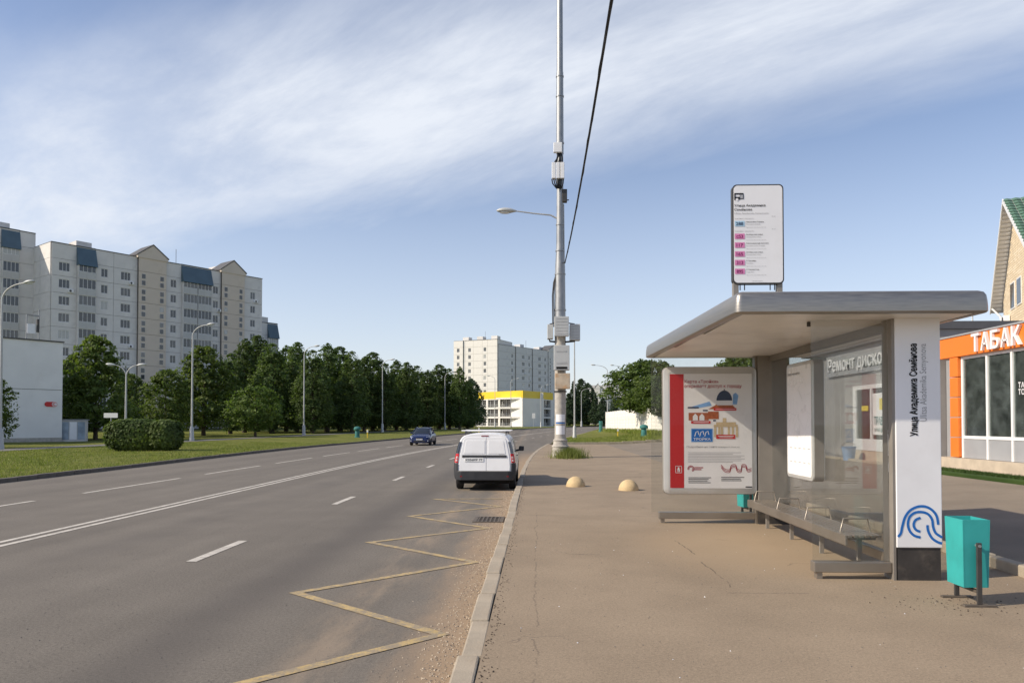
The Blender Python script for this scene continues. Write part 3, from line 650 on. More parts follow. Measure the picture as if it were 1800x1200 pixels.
for k in range(26):
    a = Vector((random.uniform(-.42, .42)*mwid, random.uniform(-.1, .3)*mht)); b = a+Vector((random.uniform(-.25, .25), random.uniform(-.3, .3)))
    b.x = max(-.42*mwid, min(.42*mwid, b.x)); b.y = max(-.15*mht, min(.33*mht, b.y))
    m.stroke([(mcy+a.x, mcz+a.y), (mcy+b.x, mcz+b.y)], .004, (mx-.006, 0, 0), (0,1,0), (0,0,1))
sp_(m, 'street_lines', 'print_pale', MBX, fix=False)
m = MB()
put_text(m, 'Карта маршрутов', .05, (mx-.006, mcy+.42*mwid, mcz+.40*mht), (0,-1,0), (0,0,1), width=.5)
sp_(m, 'lettering', 'print_black', MBX, fix=False)
m = MB()
for r_ in (-.24, -.36):
    for k in range(5): m.poly([(mx-.006, mcy+(.36-.17*k-e)*mwid, mcz+(r_+f_)*mht) for e, f_ in ((0, 0), (.09, 0), (.09, .006), (0, .006))])
sp_(m, 'line_names', 'print_grey', MBX, fix=False)
# stop sign board on the roof
yS = RY0+.42
c0, c1 = at(1289, 326, yS), at(1377, 497, yS); sw, sh_ = c1.x-c0.x, c0.z-c1.z; scx, scz = (c0.x+c1.x)/2, (c0.z+c1.z)/2
SG = thing('stop_sign', 'white bus stop sign board with route numbers on two posts above the shelter roof', 'sign', (scx, yS, zU+.262))
def sg(mb, name, mat, **k):
    mb.xf(Matrix.Translation(-SG.location)); o = mb.ob(name, mat, SG, **k)
    if name in PRINT: o['kind'] = 'stuff'
    return o
sg(plate(sw+.02, sh_+.02, .05, scx, yS+.004, scz, .075), 'casing', 'dark_metal', ang=40)
sg(plate(sw-.008, sh_-.008, .042, scx, yS, scz, .01), 'board', 'panel_white', ang=40)
for sx_ in (-1, 1): sg(MB().bx(scx+sx_*(sw/2-.03)-.028, scx+sx_*(sw/2-.03)+.028, yS+.02, yS+.09, zU+.2, c1.z+.01), 'post', 'shelter_grey')
for sx_ in (-.36, -.27, .25, .34): sg(MB().tube([(scx+sx_*sw, yS+.03, c1.z-.075), (scx+sx_*sw, yS+.03, c1.z)], .006, 6), 'bolt', 'dark_metal')
def sb(u, v): return Vector((c0.x+(u-112)/(575-112)*sw, yS-.003, c0.z-(v-92)/(1005-92)*sh_))
ux, uz = sw/463, sh_/913
def stext(m, txt, u, v, u1, h, bold=0, mi=0): put_text(m, txt, .05, sb(u, v), (1,0,0), (0,0,1), bold=bold, width=(u1-u)*ux, height=h*uz, mi=mi)
def srect(m, u0, v0, u1, v1, lift=0): m.poly([q_-Vector((0, lift, 0)) for q_ in (sb(u0, v1), sb(u1, v1), sb(u1, v0), sb(u0, v0))])
m = MB(); stext(m, 'Улица Академика', 120, 292, 412, 23, .012); stext(m, 'Семёнова', 120, 330, 285, 23, .012)
rows = [(288, 452, 'Микрорайон Родники', 'Microrayon Rodniki'), ('с53', 570, 'Октябрьская улица', 'Oktyabrskaya Ulitsa'), (117, 652, 'Новоясеневский проспект', 'Novoyasenevskiy Prospekt'), (165, 735, 'Октябрьская улица', 'Oktyabrskaya Ulitsa'), (313, 815, 'М Прокшино', 'Prokshino'), (895, 897, 'М Тёплый Стан', 'Teply Stan')]
for n_, v_, a, b in rows: stext(m, a, 228, v_-12, 228+9.2*len(a), 11, .01)
# bus pictogram
srect(m, 120, 165, 207, 178); srect(m, 120, 178, 132, 232); srect(m, 132, 200, 172, 228); srect(m, 200, 178, 208, 220); srect(m, 172, 178, 177, 222); srect(m, 188, 178, 192, 222); srect(m, 172, 216, 208, 222)
sg(m, 'lettering', 'print_black', fix=False)
m = MB(); cc = sb(145, 226); m.poly([cc+Vector((13*ux*cos(a), -.0012, 13*ux*sin(a))) for a in [2*pi*i/14 for i in range(14)]]); sg(m, 'wheel_mark', 'panel_white', fix=False)
m = MB(); stext(m, 'Ulitsa Akademika Semyonova', 120, 362, 440, 14)
for n_, v_, a, b in rows:
    stext(m, b, 228, v_+10, 228+7.4*len(b), 10)
    stext(m, 'Пн–Пт 5:30–1:00  Сб–Вс 5:40–1:00', 230, v_+38, 415, 7)
for v_ in (408, 525): stext(m, 'Основные  маршруты', 122, v_, 300, 9)
stext(m, '07–22', 470, 390, 505, 9); stext(m, '06–23', 470, 508, 505, 9); stext(m, 'transport.mos.ru', 280, 990, 380, 7)
sg(m, 'small_print', 'print_grey', fix=False)
m = MB(); mn = MB()
for n_, v_, a, b in rows[1:]:
    m = MB(); srect(m, 122, v_-26, 215, v_+24, .0); tl = sg(m, 'route_tile', 'print_pink', fix=False)
    mn = MB(); put_text(mn, str(n_), .05, sb(168, v_+15)-Vector((0, .0015, 0)), (1,0,0), (0,0,1), bold=.016, width=60*ux, height=30*uz, align='c')
    mn.xf(Matrix.Translation(-SG.location)); mn.ob('route_number', 'print_magenta', tl, fix=False)['kind'] = 'stuff'
m = MB(); srect(m, 122, 426, 215, 476); sg(m, 'route_tile', 'print_paleblue', fix=False)
m = MB(); put_text(m, '288', .05, sb(168, 467)-Vector((0, .0015, 0)), (1,0,0), (0,0,1), bold=.016, width=70*ux, height=30*uz, align='c'); sg(m, 'route_number', 'print_navy', fix=False)

# ------------------------------------------------------------------ litter bins
def litter_bin(loc, label):
    b = thing('litter_bin', label, 'litter bin', loc, 0, 'teal litter bins at the bus shelter')
    a, d_ = .128, .155
    m = MB(); t = .012
    for s in (-1, 1):
        m.prism([(s*a, -d_, .81), (s*a, d_, .81), (s*(a-.012), d_-.015, .17), (s*(a-.012), -d_+.015, .17)], (-s*t, 0, 0))
        m.prism([(-a+t+.001, s*d_, .812), (a-t-.001, s*d_, .812), (a-.026, s*(d_-.015), .17), (-a+.026, s*(d_-.015), .17)], (0, -s*t, 0))
    m.bx(-a+.02, a-.02, -d_+.02, d_-.02, .168, .18); m.ob('bucket', 'teal_paint', b)
    for s in (-1, 1):
        m = MB().bx(-.022, .022, s*(d_+.035)-.012, s*(d_+.035)+.012, .02, .60); p = m.ob('post', 'dark_metal', b, bev=.003)
        MB().bx(-.15, .15, s*(d_+.035)-.025, s*(d_+.035)+.025, -.005, .02).ob('foot_bar', 'iron', p, bev=.004)
        MB().tube([(0, s*(d_-.02), .57), (0, s*(d_+.055), .57)], .014, 8).ob('pivot', 'galvanised', p)
    MB().bx(-.02, .02, -d_-.02, d_+.02, .125, .15).ob('stay', 'iron', b)
    return b
pb = on_ground(1722, 1066, PZ)
b1 = litter_bin((pb.x, pb.y+.19, PZ), 'bright teal metal litter bin swinging between two posts next to the white street-name pillar')
copy_tree(b1, loc=(at(1312, 880, yF+1.2).x, yF+1.2, PZ), rot=R(8), label='teal metal litter bin behind the glass under the red-striped poster')

# ------------------------------------------------------------------ concrete half-sphere bollards
for (px, py, lb) in ((1012, 855.5, 'yellowish concrete half-sphere bollard nearest the white van on the pavement'), (1105, 862, 'yellowish concrete half-sphere bollard nearest the poster box on the pavement')):
    p = on_ground(px, py-1, PZ)
    prof = [(.262, -.02)] + [(.262*cos(a), .275*sin(a)) for a in [pi/2*i/10 for i in range(10)]] + [(.01, .275)]
    o = MB().lathe(prof, n=28).ob('bollard', 'bollard_concrete', ang=50); o.location = p; tag(o, lb, 'bollard', 'half-sphere bollards')

# ------------------------------------------------------------------ telecom pole
YP = on_ground(985, 804, PZ).y+.2
def tp(px, py): return at(px, py, YP)
pc = tp(985, 790); s_ = (tp(1000, 700).x-tp(985, 700).x)/15
TP = thing('telecom_pole', 'tall grey steel telecom pole with cabinets and a lamp arm on a ribbed concrete base', 'pole', (pc.x, YP, PZ))
def tz(py): return tp(985, py).z-PZ
def tx(px, py=500): return tp(px, py).x-pc.x
MB().lathe([(.46, -.05), (.46, .12), (.42, .2), (.40, .5), (.43, .53), (.43, .58), (.37, .62), (.34, .80), (.36, .83), (.36, .88), (.30, .93), (.29, 1.0)], n=28).ob('base', 'concrete', TP, ang=35)
MB().tube([(0,0,.95), (0,0,tz(690)), (0,0,tz(575))], [.285, .28, .275], 22).ob('lower_shaft', 'concrete', TP, ang=50)
MB().tube([(0,0,tz(576)), (0,0,tz(470)), (0,0,tz(440))], [.275, .25, .20], 22).ob('shaft', 'galvanised', TP, ang=50)
MB().tube([(0,0,tz(441)), (0,0,tz(340)), (0,0,tz(270))], [.195, .17, .165], 20).ob('shaft', 'galvanised', TP, ang=50)
MB().tube([(0,0,tz(271)), (0,0,tz(128))], [.185, .175], 20).ob('shaft', 'galvanised', TP, ang=50)
MB().tube([(0,0,tz(129)), (0,0,tz(-120))], [.16, .14], 20).ob('shaft', 'galvanised', TP, ang=50)
for py, rr_ in ((135, .2), (170, .205), (252, .21), (395, .21), (441, .235), (482, .275), (545, .30), (688, .32)):
    MB().tube([(0,0,tz(py)-.035), (0,0,tz(py)+.035)], rr_, 20).ob('clamp_band', 'galvanised' if py < 600 else 'dark_metal', TP, ang=50)
def cab(px0, px1, py0, py1, y0, y1, mat, name='cabinet', lid=True, slots=True):
    o = MB().bx(tx(px0), tx(px1), y0, y1, tz(py1), tz(py0)).ob(name, mat, TP, bev=.02)
    if slots:
        n_ = max(2, int((py1-py0)/5)); h = (tz(py0)-tz(py1))
        for k in range(n_):
            z = tz(py1)+h*(k+.7)/(n_+.4); MB().bx(tx(px0)+.08, tx(px1)-.08, y0-.008, y0+.01, z-.02, z+.02).ob('louvre', 'lamp_grey', o)
    return o
cab(974, 999, 559, 593, -.62, -.30, 'grey_cabinet'); cab(962, 972, 571, 596, -.3, .25, 'grey_cabinet', slots=False); cab(1001, 1019, 571, 599, -.35, .2, 'grey_cabinet')
cab(973, 1000, 609, 652, -.66, -.29, 'grey_cabinet', slots=False); cab(975, 1001, 657, 684, -.6, -.29, 'rust_cabinet', slots=False)
o = MB().bx(tx(977), tx(995), -.668, -.655, tz(621), tz(618)).ob('vent_slot', 'lamp_grey', TP); MB().bx(tx(977), tx(996), -.668, -.655, tz(650), tz(646)).ob('vent_slot', 'hole_black', TP); MB().bx(tx(977), tx(995), -.668, -.655, tz(641), tz(638)).ob('vent_slot', 'lamp_grey', TP)
m = MB()
for a, b in ((966, 960), (1010, 1006)):
    m.tube([(tx(a), -.1, tz(597)), (tx(a), -.1, tz(600)), (tx(985), -.1, tz(602))], .045, 8)
    m.tube([(tx(a), -.1, tz(570)), (tx(985), -.05, tz(566))], .03, 8)
m.ob('conduit', 'cable_black', TP, ang=50)['kind'] = 'stuff'
for k in range(2): MB().tube([(-.3-.07*k, -.12, tz(575)), (-.32-.07*k, -.1, tz(520)), (-.28-.05*k, -.1, tz(497)), (-.18, -.1, tz(480))], .03, 8).ob('conduit', 'dark_metal', TP, ang=50)
MB().tube([(.24, -.08, tz(560)), (.21, -.08, tz(450)), (.19, -.08, tz(360))], .02, 6).ob('conduit', 'lamp_grey', TP)
# radio units
for px0, px1 in ((970, 977), (978, 984), (985, 992)): cab(px0, px1, 290, 318, -.42, -.16, 'panel_white', 'radio_unit', slots=False)
cab(973, 988, 255, 272, -.38, -.17, 'panel_white', 'radio_unit', slots=False); cab(988, 997, 334, 356, -.16, .14, 'dark_metal', 'antenna', slots=False)
m = MB()
for k in range(7):
    x0 = tx(970+3.4*k); m.tube([(x0, -.28, tz(318)), (x0*.9+.02*sin(k), -.3, tz(326)), (x0*.4, -.22, tz(334))], .03, 6); m.tube([(x0*.7, -.25, tz(289)), (x0*.4+.05*cos(k*2), -.28, tz(280)), (x0*.3, -.22, tz(272))], .03, 6)
m.ob('cable_bundle', 'cable_black', TP)['kind'] = 'stuff'
MB().tube([(.1, 0, tz(352)), (.45, -.02, tz(352))], .03, 8).ob('bracket', 'dark_metal', TP)
# lamp arm over the road
MB().tube([(-.15, 0, tz(384)), (tx(968), 0, tz(378)), (tx(940), 0, tz(375)), (tx(905), 0, tz(370))], [.045, .04, .035, .032], 10).ob('lamp_arm', 'lamp_grey', TP, ang=50)
def cobra_head(p, dirx, parent, name='lamp_head', sc=1.0, lens='lamp_glass'):
    # elongated street-light head pointing along dirx from p
    d = Vector(dirx).normalized(); sidev = Vector((-d.y, d.x, 0)).normalized(); up = d.cross(sidev)*-1 if d.cross(sidev).z < 0 else d.cross(sidev)
    L = .85*sc; st = [(0, .05, .05), (.12, .10, .08), (.3, .17, .13), (.6, .20, .14), (.85, .16, .10), (1.0, .04, .04)]
    n = 12; vs = []
    for t, wd, ht in st:
        for k in range(n):
            a = 2*pi*k/n; q_ = sin(a)*ht*sc; vs.append(Vector(p)+d*(t*L)+sidev*(cos(a)*wd*sc)+up*(q_ if q_ > 0 else q_*.6))
    m = MB().add(vs, [(i*n+k, i*n+(k+1) % n, (i+1)*n+(k+1) % n, (i+1)*n+k) for i in range(len(st)-1) for k in range(n)]+[tuple(range(n)), tuple((len(st)-1)*n+k for k in range(n))])
    h = m.ob(name, 'grey_cabinet', parent, ang=60)
    vs2 = [Vector(p)+d*(.33*L+.5*L*.5*(1+cos(a)))+sidev*(.12*sc*sin(a))-up*(.05*sc) for a in [2*pi*i/14 for i in range(14)]]
    MB().prism(vs2, tuple(-up*.05*sc)).ob('lens', lens, h); return h
cobra_head((tx(907), 0, tz(370.5)), (-1, 0, .03), TP, sc=1.15)
for a, b, mt in ((728, 741, 'panel_white'), (748, 763, 'panel_white'), (742, 744, 'print_blue')):
    m = MB(); n_ = 8
    for i in range(n_): pass
    m.grid(n_+1, 2, lambda i, j: (.288*sin(R(-50+100*i/n_)), -.288*cos(R(-50+100*i/n_)), (tz(b), tz(a))[j])); m.ob('notice', mt, TP, fix=False)
# overhead cable from the pole to the next one behind the camera
pA = tp(993, 462); pB = at(1075, 0, 12.2); pts = []
xC, zC = pB.x+(pB.x-pA.x)*.8, 10.4
for i in range(41):
    t = i/40; y = pA.y+(-13-pA.y)*t
    x = pA.x+(pB.x-pA.x)*((pA.y-y)/(pA.y-12.2)); 
    L_ = (pA.y-y); L1 = pA.y-12.2; L2 = pA.y+13
    # parabola through pole, middle point and far pole
    z = pA.z + (pB.z-pA.z)*L_*(L_-L2)/(L1*(L1-L2)) + (zC-pA.z)*L_*(L_-L1)/(L2*(L2-L1)); pts.append((x, y, z))
o = MB().tube(pts, .028, 8).ob('overhead_cable', 'cable_black', ang=60); tag(o, 'black overhead cable sagging from the telecom pole across the sky', 'cable')
o = MB().tube([(p[0]+.02*cos(i*1.9), p[1], p[2]+.02*sin(i*1.9)) for i, p in enumerate(pts)], .018, 6).ob('twisted_strand', 'cable_black', o)

# ------------------------------------------------------------------ street lamps
def street_lamp(px, pyb, H, label, dirx=(1, 0, 0), arm=2.2, double=False, ytop=None, z=None, group='street lamps along the road', depth=None):
    if z is None:
        y = depth; b = at(px, pyb, y); zb = gz(b.x, y)
    b = Vector((b.x, y, zb)); L = thing('street_lamp', label, 'street lamp', b, 0, group)
    MB().lathe([(.24, -.1), (.24, .25), (.20, .35), (.19, 1.15), (.14, 1.3), (.10, 1.4)], n=14).ob('base', 'lamp_grey', L, ang=40)
    MB().tube([(0,0,1.3), (0,0,H*.45), (0,0,H-.9)], [.095, .085, .065], 12).ob('post', 'lamp_grey', L, ang=50)
    for sgn in ((1, -1) if double else (1,)):
        d = Vector(dirx)*sgn; ap = []
        for i in range(9):
            t = i/8; a = t*pi/2; ap.append(Vector((0,0,H-.95))+d*(arm*(1-cos(a)))+Vector((0,0,.95*sin(a)+.10*t)))
        MB().tube(ap, [.055-.02*i/8 for i in range(9)], 8).ob('arm', 'lamp_grey', L, ang=50)
        cobra_head(ap[-1], d+Vector((0,0,.12)), L)
    return L
e_ = Vector((1, -.15, 0)).normalized()
street_lamp(0, 790, 10.7, 'grey street lamp on a concrete foot before the blank white building', e_, 1.6, depth=47)
street_lamp(337, 772, 11.0, 'grey street lamp rising right behind the clipped round bush', e_, 1.5, depth=70)
street_lamp(534, 760, 11.3, 'grey street lamp between the small round tree and the teal capped vent', e_, 1.3, depth=94)
street_lamp(672, 757, 11.3, 'grey street lamp before the dark trees beside the blue car', e_, 1.2, depth=116)
street_lamp(782, 752, 11.0, 'grey street lamp before the dark trees behind the white van', e_, 1.2, depth=143)
street_lamp(221, 736, 6.7, 'twin-headed street lamp before the trees beside the clipped bush', (1, .1, 0), .9, True, depth=64)
street_lamp(1010, 768, 11.6, 'grey street lamp standing just behind the telecom pole', (-1, 0, 0), 1.4, depth=82)
street_lamp(1068, 727, 11.0, 'grey street lamp at the far end of the whitewashed wall', (-1, .1, 0), 2.0, depth=128)
street_lamp(1022, 738, 9.5, 'slim far street lamp before the dark conifer trees', (1, 0, 0), 1.6, depth=190)
street_lamp(1094, 735, 12.5, 'far street lamp with its head beside the leafy tree by the wall', (-1, 0, 0), 1.6, depth=150)
street_lamp(870, 748, 14.0, 'slim street lamp before the tall white block left of the parking garage', (-1, 0, 0), 1.4, depth=205)
street_lamp(898, 747, 13.0, 'slim street lamp in front of the parking garage decks', (1, .2, 0), 1.5, depth=200)
street_lamp(951, 747, 11.0, 'slim street lamp at the corner of the parking garage', (1, .2, 0), 1.3, depth=195)

# ------------------------------------------------------------------ small utility posts
def vent(px, py, depth, h, label, wide=True):
    b = at(px, py, depth); b.z = gz(b.x, depth)
    t = thing('utility_vent', label, 'utility vent', b, 0, 'teal utility vents in the grass')
    MB().lathe([(.34, -.1), (.34, .05), (.27, .1), (.25, h*.62), (.22, h*.66)], n=18).ob('stem', 'old_teal', t, ang=40)
    MB().lathe([(.36, h*.66), (.40, h*.70), (.40, h*.82), (.33, h*.93), (.14, h)] if wide else [(.28, h*.66), (.28, h*.97), (.2, h)], n=18).ob('cap', 'old_teal', t, ang=40)
vent(628, 769, 84, 1.25, 'teal capped utility vent on the grass verge left of the blue car')
vent(1132, 772, 70, 1.1, 'teal capped utility vent on the grass before the whitewashed wall')
vent(1056, 760, 112, 1.6, 'straight teal utility vent at the end of the whitewashed wall', False)
for px, py, dp, lb in ((646, 771, 82, 'yellow marker post on the verge right of the teal vent'), (1086, 766, 76, 'yellow marker post on the grass before the wall'), (842, 757, 105, 'yellow marker post on the verge behind the white van')):
    b = at(px, py, dp); o = MB().bx(-.06, .06, -.06, .06, -.1, .95).ob('marker_post', 'marker_yellow', bev=.02); o.location = (b.x, dp, gz(b.x, dp)); tag(o, lb, 'post', 'yellow marker posts'); MB().bx(-.09, .09, -.075, -.065, .62, .88).ob('plate', 'plate_white', o)
def small_sign(px, py, dp, h, wd, hp, label, col='plate_white'):
    b = at(px, py, dp); t = thing('road_sign', label, 'sign', (b.x, dp, gz(b.x, dp)))
    MB().tube([(0,0,-.1), (0,0,h)], .035, 8).ob('post', 'lamp_grey', t); MB().prism([(a, -.05, h-hp/2+c_) for a, c_ in rrect(wd, hp, .06, 3)], (0, .025, 0)).ob('plate', col, t)
small_sign(195, 742, 64, 2.6, 1.25, .42, 'blank white sign plate on a thin post before the trees beside the white building')
small_sign(938, 748, 190, 3.6, .8, 1.3, 'white road sign on a post before the parking garage')

# ------------------------------------------------------------------ vehicles
def ring_surf(half, stations):
    """half: (x,z) profile from bottom centre over the side to top centre; stations: (y, fn(x,z)->(x,y,z)). Returns S(u,v)."""
    prof = [(-x, z) for x, z in half[::-1]] + [(x, z) for x, z in half[1:]]
    prof = [(a.x, a.y) for a in catmull(half[::-1], 3)]; left = [(-x, z) for x, z in prof]; right = [(x, z) for x, z in prof[::-1]]
    return left + right[1:] if False else (left, right)
def wheel(parent, x, y, r=.31, wd=.19, face=1, name='wheel'):
    W = bpy.data.objects.new(name, None); C.objects.link(W); W.parent = parent; W.location = (x, y, r)
    rot = Matrix.Rotation(pi/2, 4, 'Y')
    m = MB().lathe([(r*.62, -wd/2), (r*.93, -wd/2), (r, -wd/2+.03), (r, wd/2-.03), (r*.93, wd/2), (r*.62, wd/2)], n=28).xf(rot); m.ob('tyre', 'tyre', W, ang=40)
    m = MB()
    m.lathe([(r*.63, -wd*.2), (r*.63, wd*.46), (r*.56, wd*.40), (r*.5, wd*.25), (r*.2, wd*.32), (.05, wd*.36)], n=28).xf(rot if face > 0 else Matrix.Rotation(-pi/2, 4, 'Y')); m.ob('rim', 'rim', W, ang=40)
    return W
VAN = thing('parked_van', 'white panel van with roof rack parked at the kerb ahead of the bus stop', 'van', (on_ground(853, 862).x-.02, on_ground(853, 862).y-.02, 0))
VAN.scale = (.95,)*3
half = [(0, .24), (.5, .24), (.76, .25), (.84, .32), (.868, .48), (.875, .66), (.868, .85), (.85, .98), (.81, 1.18), (.755, 1.38), (.70, 1.50), (.60, 1.58), (.42, 1.62), (.2, 1.64), (0, 1.645)]
hp = [(p.x, p.y) for p in catmull(half, 3)]
prof = [(-x, z) for x, z in hp] + [(x, z) for x, z in hp[::-1][1:]]
BELT = .95
def vst(y, k, wf, shear=0, kb=1.0):
    out = []
    for x, z in prof:
        if z > BELT: f = (z-BELT)/(1.645-BELT); zz_ = BELT+(z-BELT)*k; xx = x*wf*(1+(1-k)*.12*f)
        else: zz_ = BELT-(BELT-z)*kb if k >= .3 else BELT-(BELT-z)*kb; xx = x*wf
        out.append(Vector((xx, y+max(0, zz_-.5)*shear, zz_)))
    return out
st = [vst(.0, .975, .945, .16, .78), vst(.025, .99, .972, .16, .78), vst(.10, 1, .99, .155, .78), vst(.3, 1, 1, .12, .82), vst(1.0, 1.015, 1, .03), vst(1.9, 1.02, 1), vst(2.5, 1.0, 1), vst(2.78, .95, 1), vst(3.0, .78, 1), vst(3.25, .52, 1), vst(3.48, .27, 1), vst(3.6, .17, 1), vst(4.0, .09, .985), vst(4.25, -.03, .95, 0, .97), vst(4.38, -.2, .88, 0, .92), vst(4.44, -.38, .78, 0, .85)]
n = len(st[0]); m = MB().add([p for r_ in st for p in r_], [(i*n+k, i*n+k+1, (i+1)*n+k+1, (i+1)*n+k) for i in range(len(st)-1) for k in range(n-1)]+[tuple(range(n)), tuple((len(st)-1)*n+k for k in range(n))])
vb = m.ob('body', 'van_white', VAN, ang=32)
def rp(x, z, o=0): return Vector((x, max(0, z-.5)*.16-o, z))
def rplate(pts, th, o=0): return MB().prism([rp(x, z, o+th) for x, z in pts], (0, th+.004, 0))
def door(x0, x1, z0, z1, tp_, rb, outer):
    # door outline, inner edge straight
    return [(x0, z0), (x1, z0), (x1, z1), (x0, z1)]
dl = [(-.69, .52), (.045, .52), (.045, 1.535), (-.50, 1.535), (-.585, 1.50), (-.62, 1.44), (-.715, .98), (-.735, .70), (-.73, .58)]
dr = [(.058, .52), (.69, .52), (.73, .58), (.735, .70), (.715, .98), (.62, 1.44), (.585, 1.50), (.50, 1.535), (.058, 1.535)]
D1 = rplate(dl, .014).ob('rear_door', 'van_white', VAN, bev=.010); D2 = rplate(dr, .014).ob('rear_door', 'van_white', VAN, bev=.010)
def inset(pts, f, z0, z1, x0=None, x1=None):
    return pts
for D_, pts in ((D1, [(-.60, 1.06), (.005, 1.06), (.005, 1.44), (-.51, 1.44), (-.545, 1.41)]), (D2, [(.10, 1.06), (.60, 1.06), (.545, 1.41), (.51, 1.44), (.10, 1.44)])):
    rplate(pts, .007, .016).ob('pressed_panel', 'van_white', D_, bev=.006)
rplate([(-.655, .955), (.05, .955), (.05, 1.02), (-.65, 1.02)], .02, .015).ob('trim_strip', 'black_plastic', D1, bev=.008)
rplate([(.056, .955), (.635, .955), (.63, 1.02), (.056, 1.02)], .02, .015).ob('trim_strip', 'black_plastic', D2, bev=.008)
P_ = rplate([(-.575, .83), (-.03, .83), (-.03, .943), (-.575, .943)], .012, .016).ob('number_plate', 'plate_white', VAN, bev=.003)
m = MB(); put_text(m, 'К056РР 77', .1, rp(-.545, .855, .031), (1,0,0), (0, .157, .987), bold=.012, width=.48, height=.065); o = m.ob('characters', 'print_black', P_, fix=False); o['kind'] = 'stuff'
m = MB(); put_text(m, 'LARGUS', .1, rp(.40, 1.035, .022), (1,0,0), (0, .157, .987), bold=.01, width=.17, height=.022); o = m.ob('badge', 'print_grey', D2, fix=False); o['kind'] = 'stuff'
rplate([(-.11, 1.558), (.11, 1.558), (.10, 1.583), (-.10, 1.583)], .02, -.004).ob('brake_light', 'tail_dark_red', VAN, bev=.004)
for s in (-1, 1):
    def sp2(z, t):      # point on the rear corner, t 0 = rear face edge, 1 = round onto the flank
        hw = 1.0
        for (x0, z0), (x1, z1) in zip(half, half[1:]):
            if z0 <= z <= z1 and z1 > z0: hw = x0+(x1-x0)*(z-z0)/(z1-z0)
        return Vector((s*(hw*(.875+.13*min(1, t*1.4))+.006), max(0, z-.5)*.16-.012+.23*max(0, t-.35), z))
    def corner(z0, z1, t0, t1, mat, nm, nz=6, nt_=6):
        m = MB().grid(nt_, nz, lambda i, j: sp2(z0+(z1-z0)*j/(nz-1), t0+(t1-t0)*i/(nt_-1))); return m.ob(nm, mat, VAN, ang=60)
    L1 = corner(.80, 1.06, 0, 1, 'tail_red', 'tail_light')
    corner(1.065, 1.40, .04, .95, 'car_glass', 'corner_window')
    for zc in (.87, .955):
        MB().grid(4, 4, lambda i, j: sp2(zc-.03+.06*j/3, .12+.35*i/3)-Vector((0, .006, 0))+Vector((s*.004, 0, 0))).ob('clear_lens', 'tail_clear', L1, ang=60)
    # bumper corners
    m = MB().grid(7, 5, lambda i, j: sp2(.34+.455*j/4, -.10+1.9*i/6)-Vector((0, .012, 0))+Vector((s*.012, 0, 0))); m.ob('bumper_corner', 'black_plastic', VAN, ang=60)
    corner_r = MB().prism([(s*.70, -.075, .40), (s*.50, -.082, .40), (s*.50, -.082, .44), (s*.70, -.075, .44)], (0, .03, 0)).ob('reflector', 'tail_dark_red', VAN)
    mi_ = MB().add(*(lambda P: (P, [(0,1,2,3), (7,6,5,4), (0,4,5,1), (1,5,6,2), (2,6,7,3), (3,7,4,0)]))([(s*.90, 3.02, 1.03), (s*1.08, 3.04, 1.03), (s*1.09, 3.05, 1.19), (s*.92, 3.03, 1.20), (s*.90, 3.12, 1.05), (s*1.05, 3.15, 1.05), (s*1.06, 3.15, 1.17), (s*.92, 3.12, 1.18)])).ob('mirror', 'black_plastic', VAN, bev=.02)
    MB().tube([(s*.82, 3.08, 1.04), (s*.93, 3.08, 1.07)], .03, 8).ob('stalk', 'black_plastic', mi_)
    # front door window and door lines
    def side(y, z, o=.004):
        hw = .85
        for (x0, z0), (x1, z1) in zip(half, half[1:]):
            if z0 <= z <= z1 and z1 > z0: hw = x0+(x1-x0)*(z-z0)/(z1-z0)
        return Vector((s*(hw+o), y, z))
    zs = [1.0+.46*j/5 for j in range(6)]
    MB().grid(5, 6, lambda i, j: side(1.95+(3.20-.62*((zs[j]-1.0)/.46)**1.1-1.95)*i/4, zs[j], .008)).ob('side_window', 'car_glass', VAN, ang=60)
    MB().grid(2, 10, lambda i, j: side((1.86, 1.868)[i], .45+1.0*j/9, .005)).ob('door_gap', 'hole_black', VAN)
    MB().grid(2, 10, lambda i, j: side((3.08, 3.088)[i], .45+.50*j/9, .005)).ob('door_gap', 'hole_black', VAN)
    h_ = MB().tube([side(2.05, .93, .02), side(2.22, .93, .025)], .018, 6).ob('door_handle', 'black_plastic', VAN)
    MB().grid(8, 3, lambda i, j: side(.9+2.4*i/7, .33+.13*j/2, .012)).ob('sill_cladding', 'black_plastic', VAN, ang=60)
    for y in (.72, 3.62):
        a_ = [R(180*i/16) for i in range(17)]; vs = []
        for a in a_: vs += [side(y+.34*cos(a), .31+.34*sin(a), .016), side(y+.43*cos(a), .31+.43*sin(a), .012)]
        MB().add(vs, [(2*i, 2*i+1, 2*i+3, 2*i+2) for i in range(16)]).ob('wheel_arch', 'black_plastic', VAN)
        m = MB().poly([side(y+.36*cos(2*pi*i/20), .33+.36*sin(2*pi*i/20), .008) if .33+.36*sin(2*pi*i/20) > .25 else Vector((s*.80, y+.36*cos(2*pi*i/20), .25)) for i in range(20)]); m.ob('arch_shadow_gap', 'hole_black', VAN, fix=False)
        wheel(VAN, s*.775, y, .31, .19, s)
    MB().tube([(s*.60, .45, 1.60), (s*.60, .50, 1.665), (s*.60, 2.35, 1.675), (s*.60, 2.4, 1.61)], .017, 8).ob('roof_rail', 'dark_metal', VAN, ang=50)
MB().prism([(x, y, .30) for x, y in [(-.84, .42), (-.85, .12), (-.80, -.03), (-.68, -.075), (-.3, -.095), (.3, -.095), (.68, -.075), (.80, -.03), (.85, .12), (.84, .42)]], (0, 0, .262)).ob('bumper', 'black_plastic', VAN, bev=.02)
MB().prism([(x, y, .562) for x, y in [(-.76, -.02), (-.66, -.065), (.66, -.065), (.76, -.02)]], (0, 0, .012)).ob('bumper_step', 'shelter_grey', VAN, bev=.004)
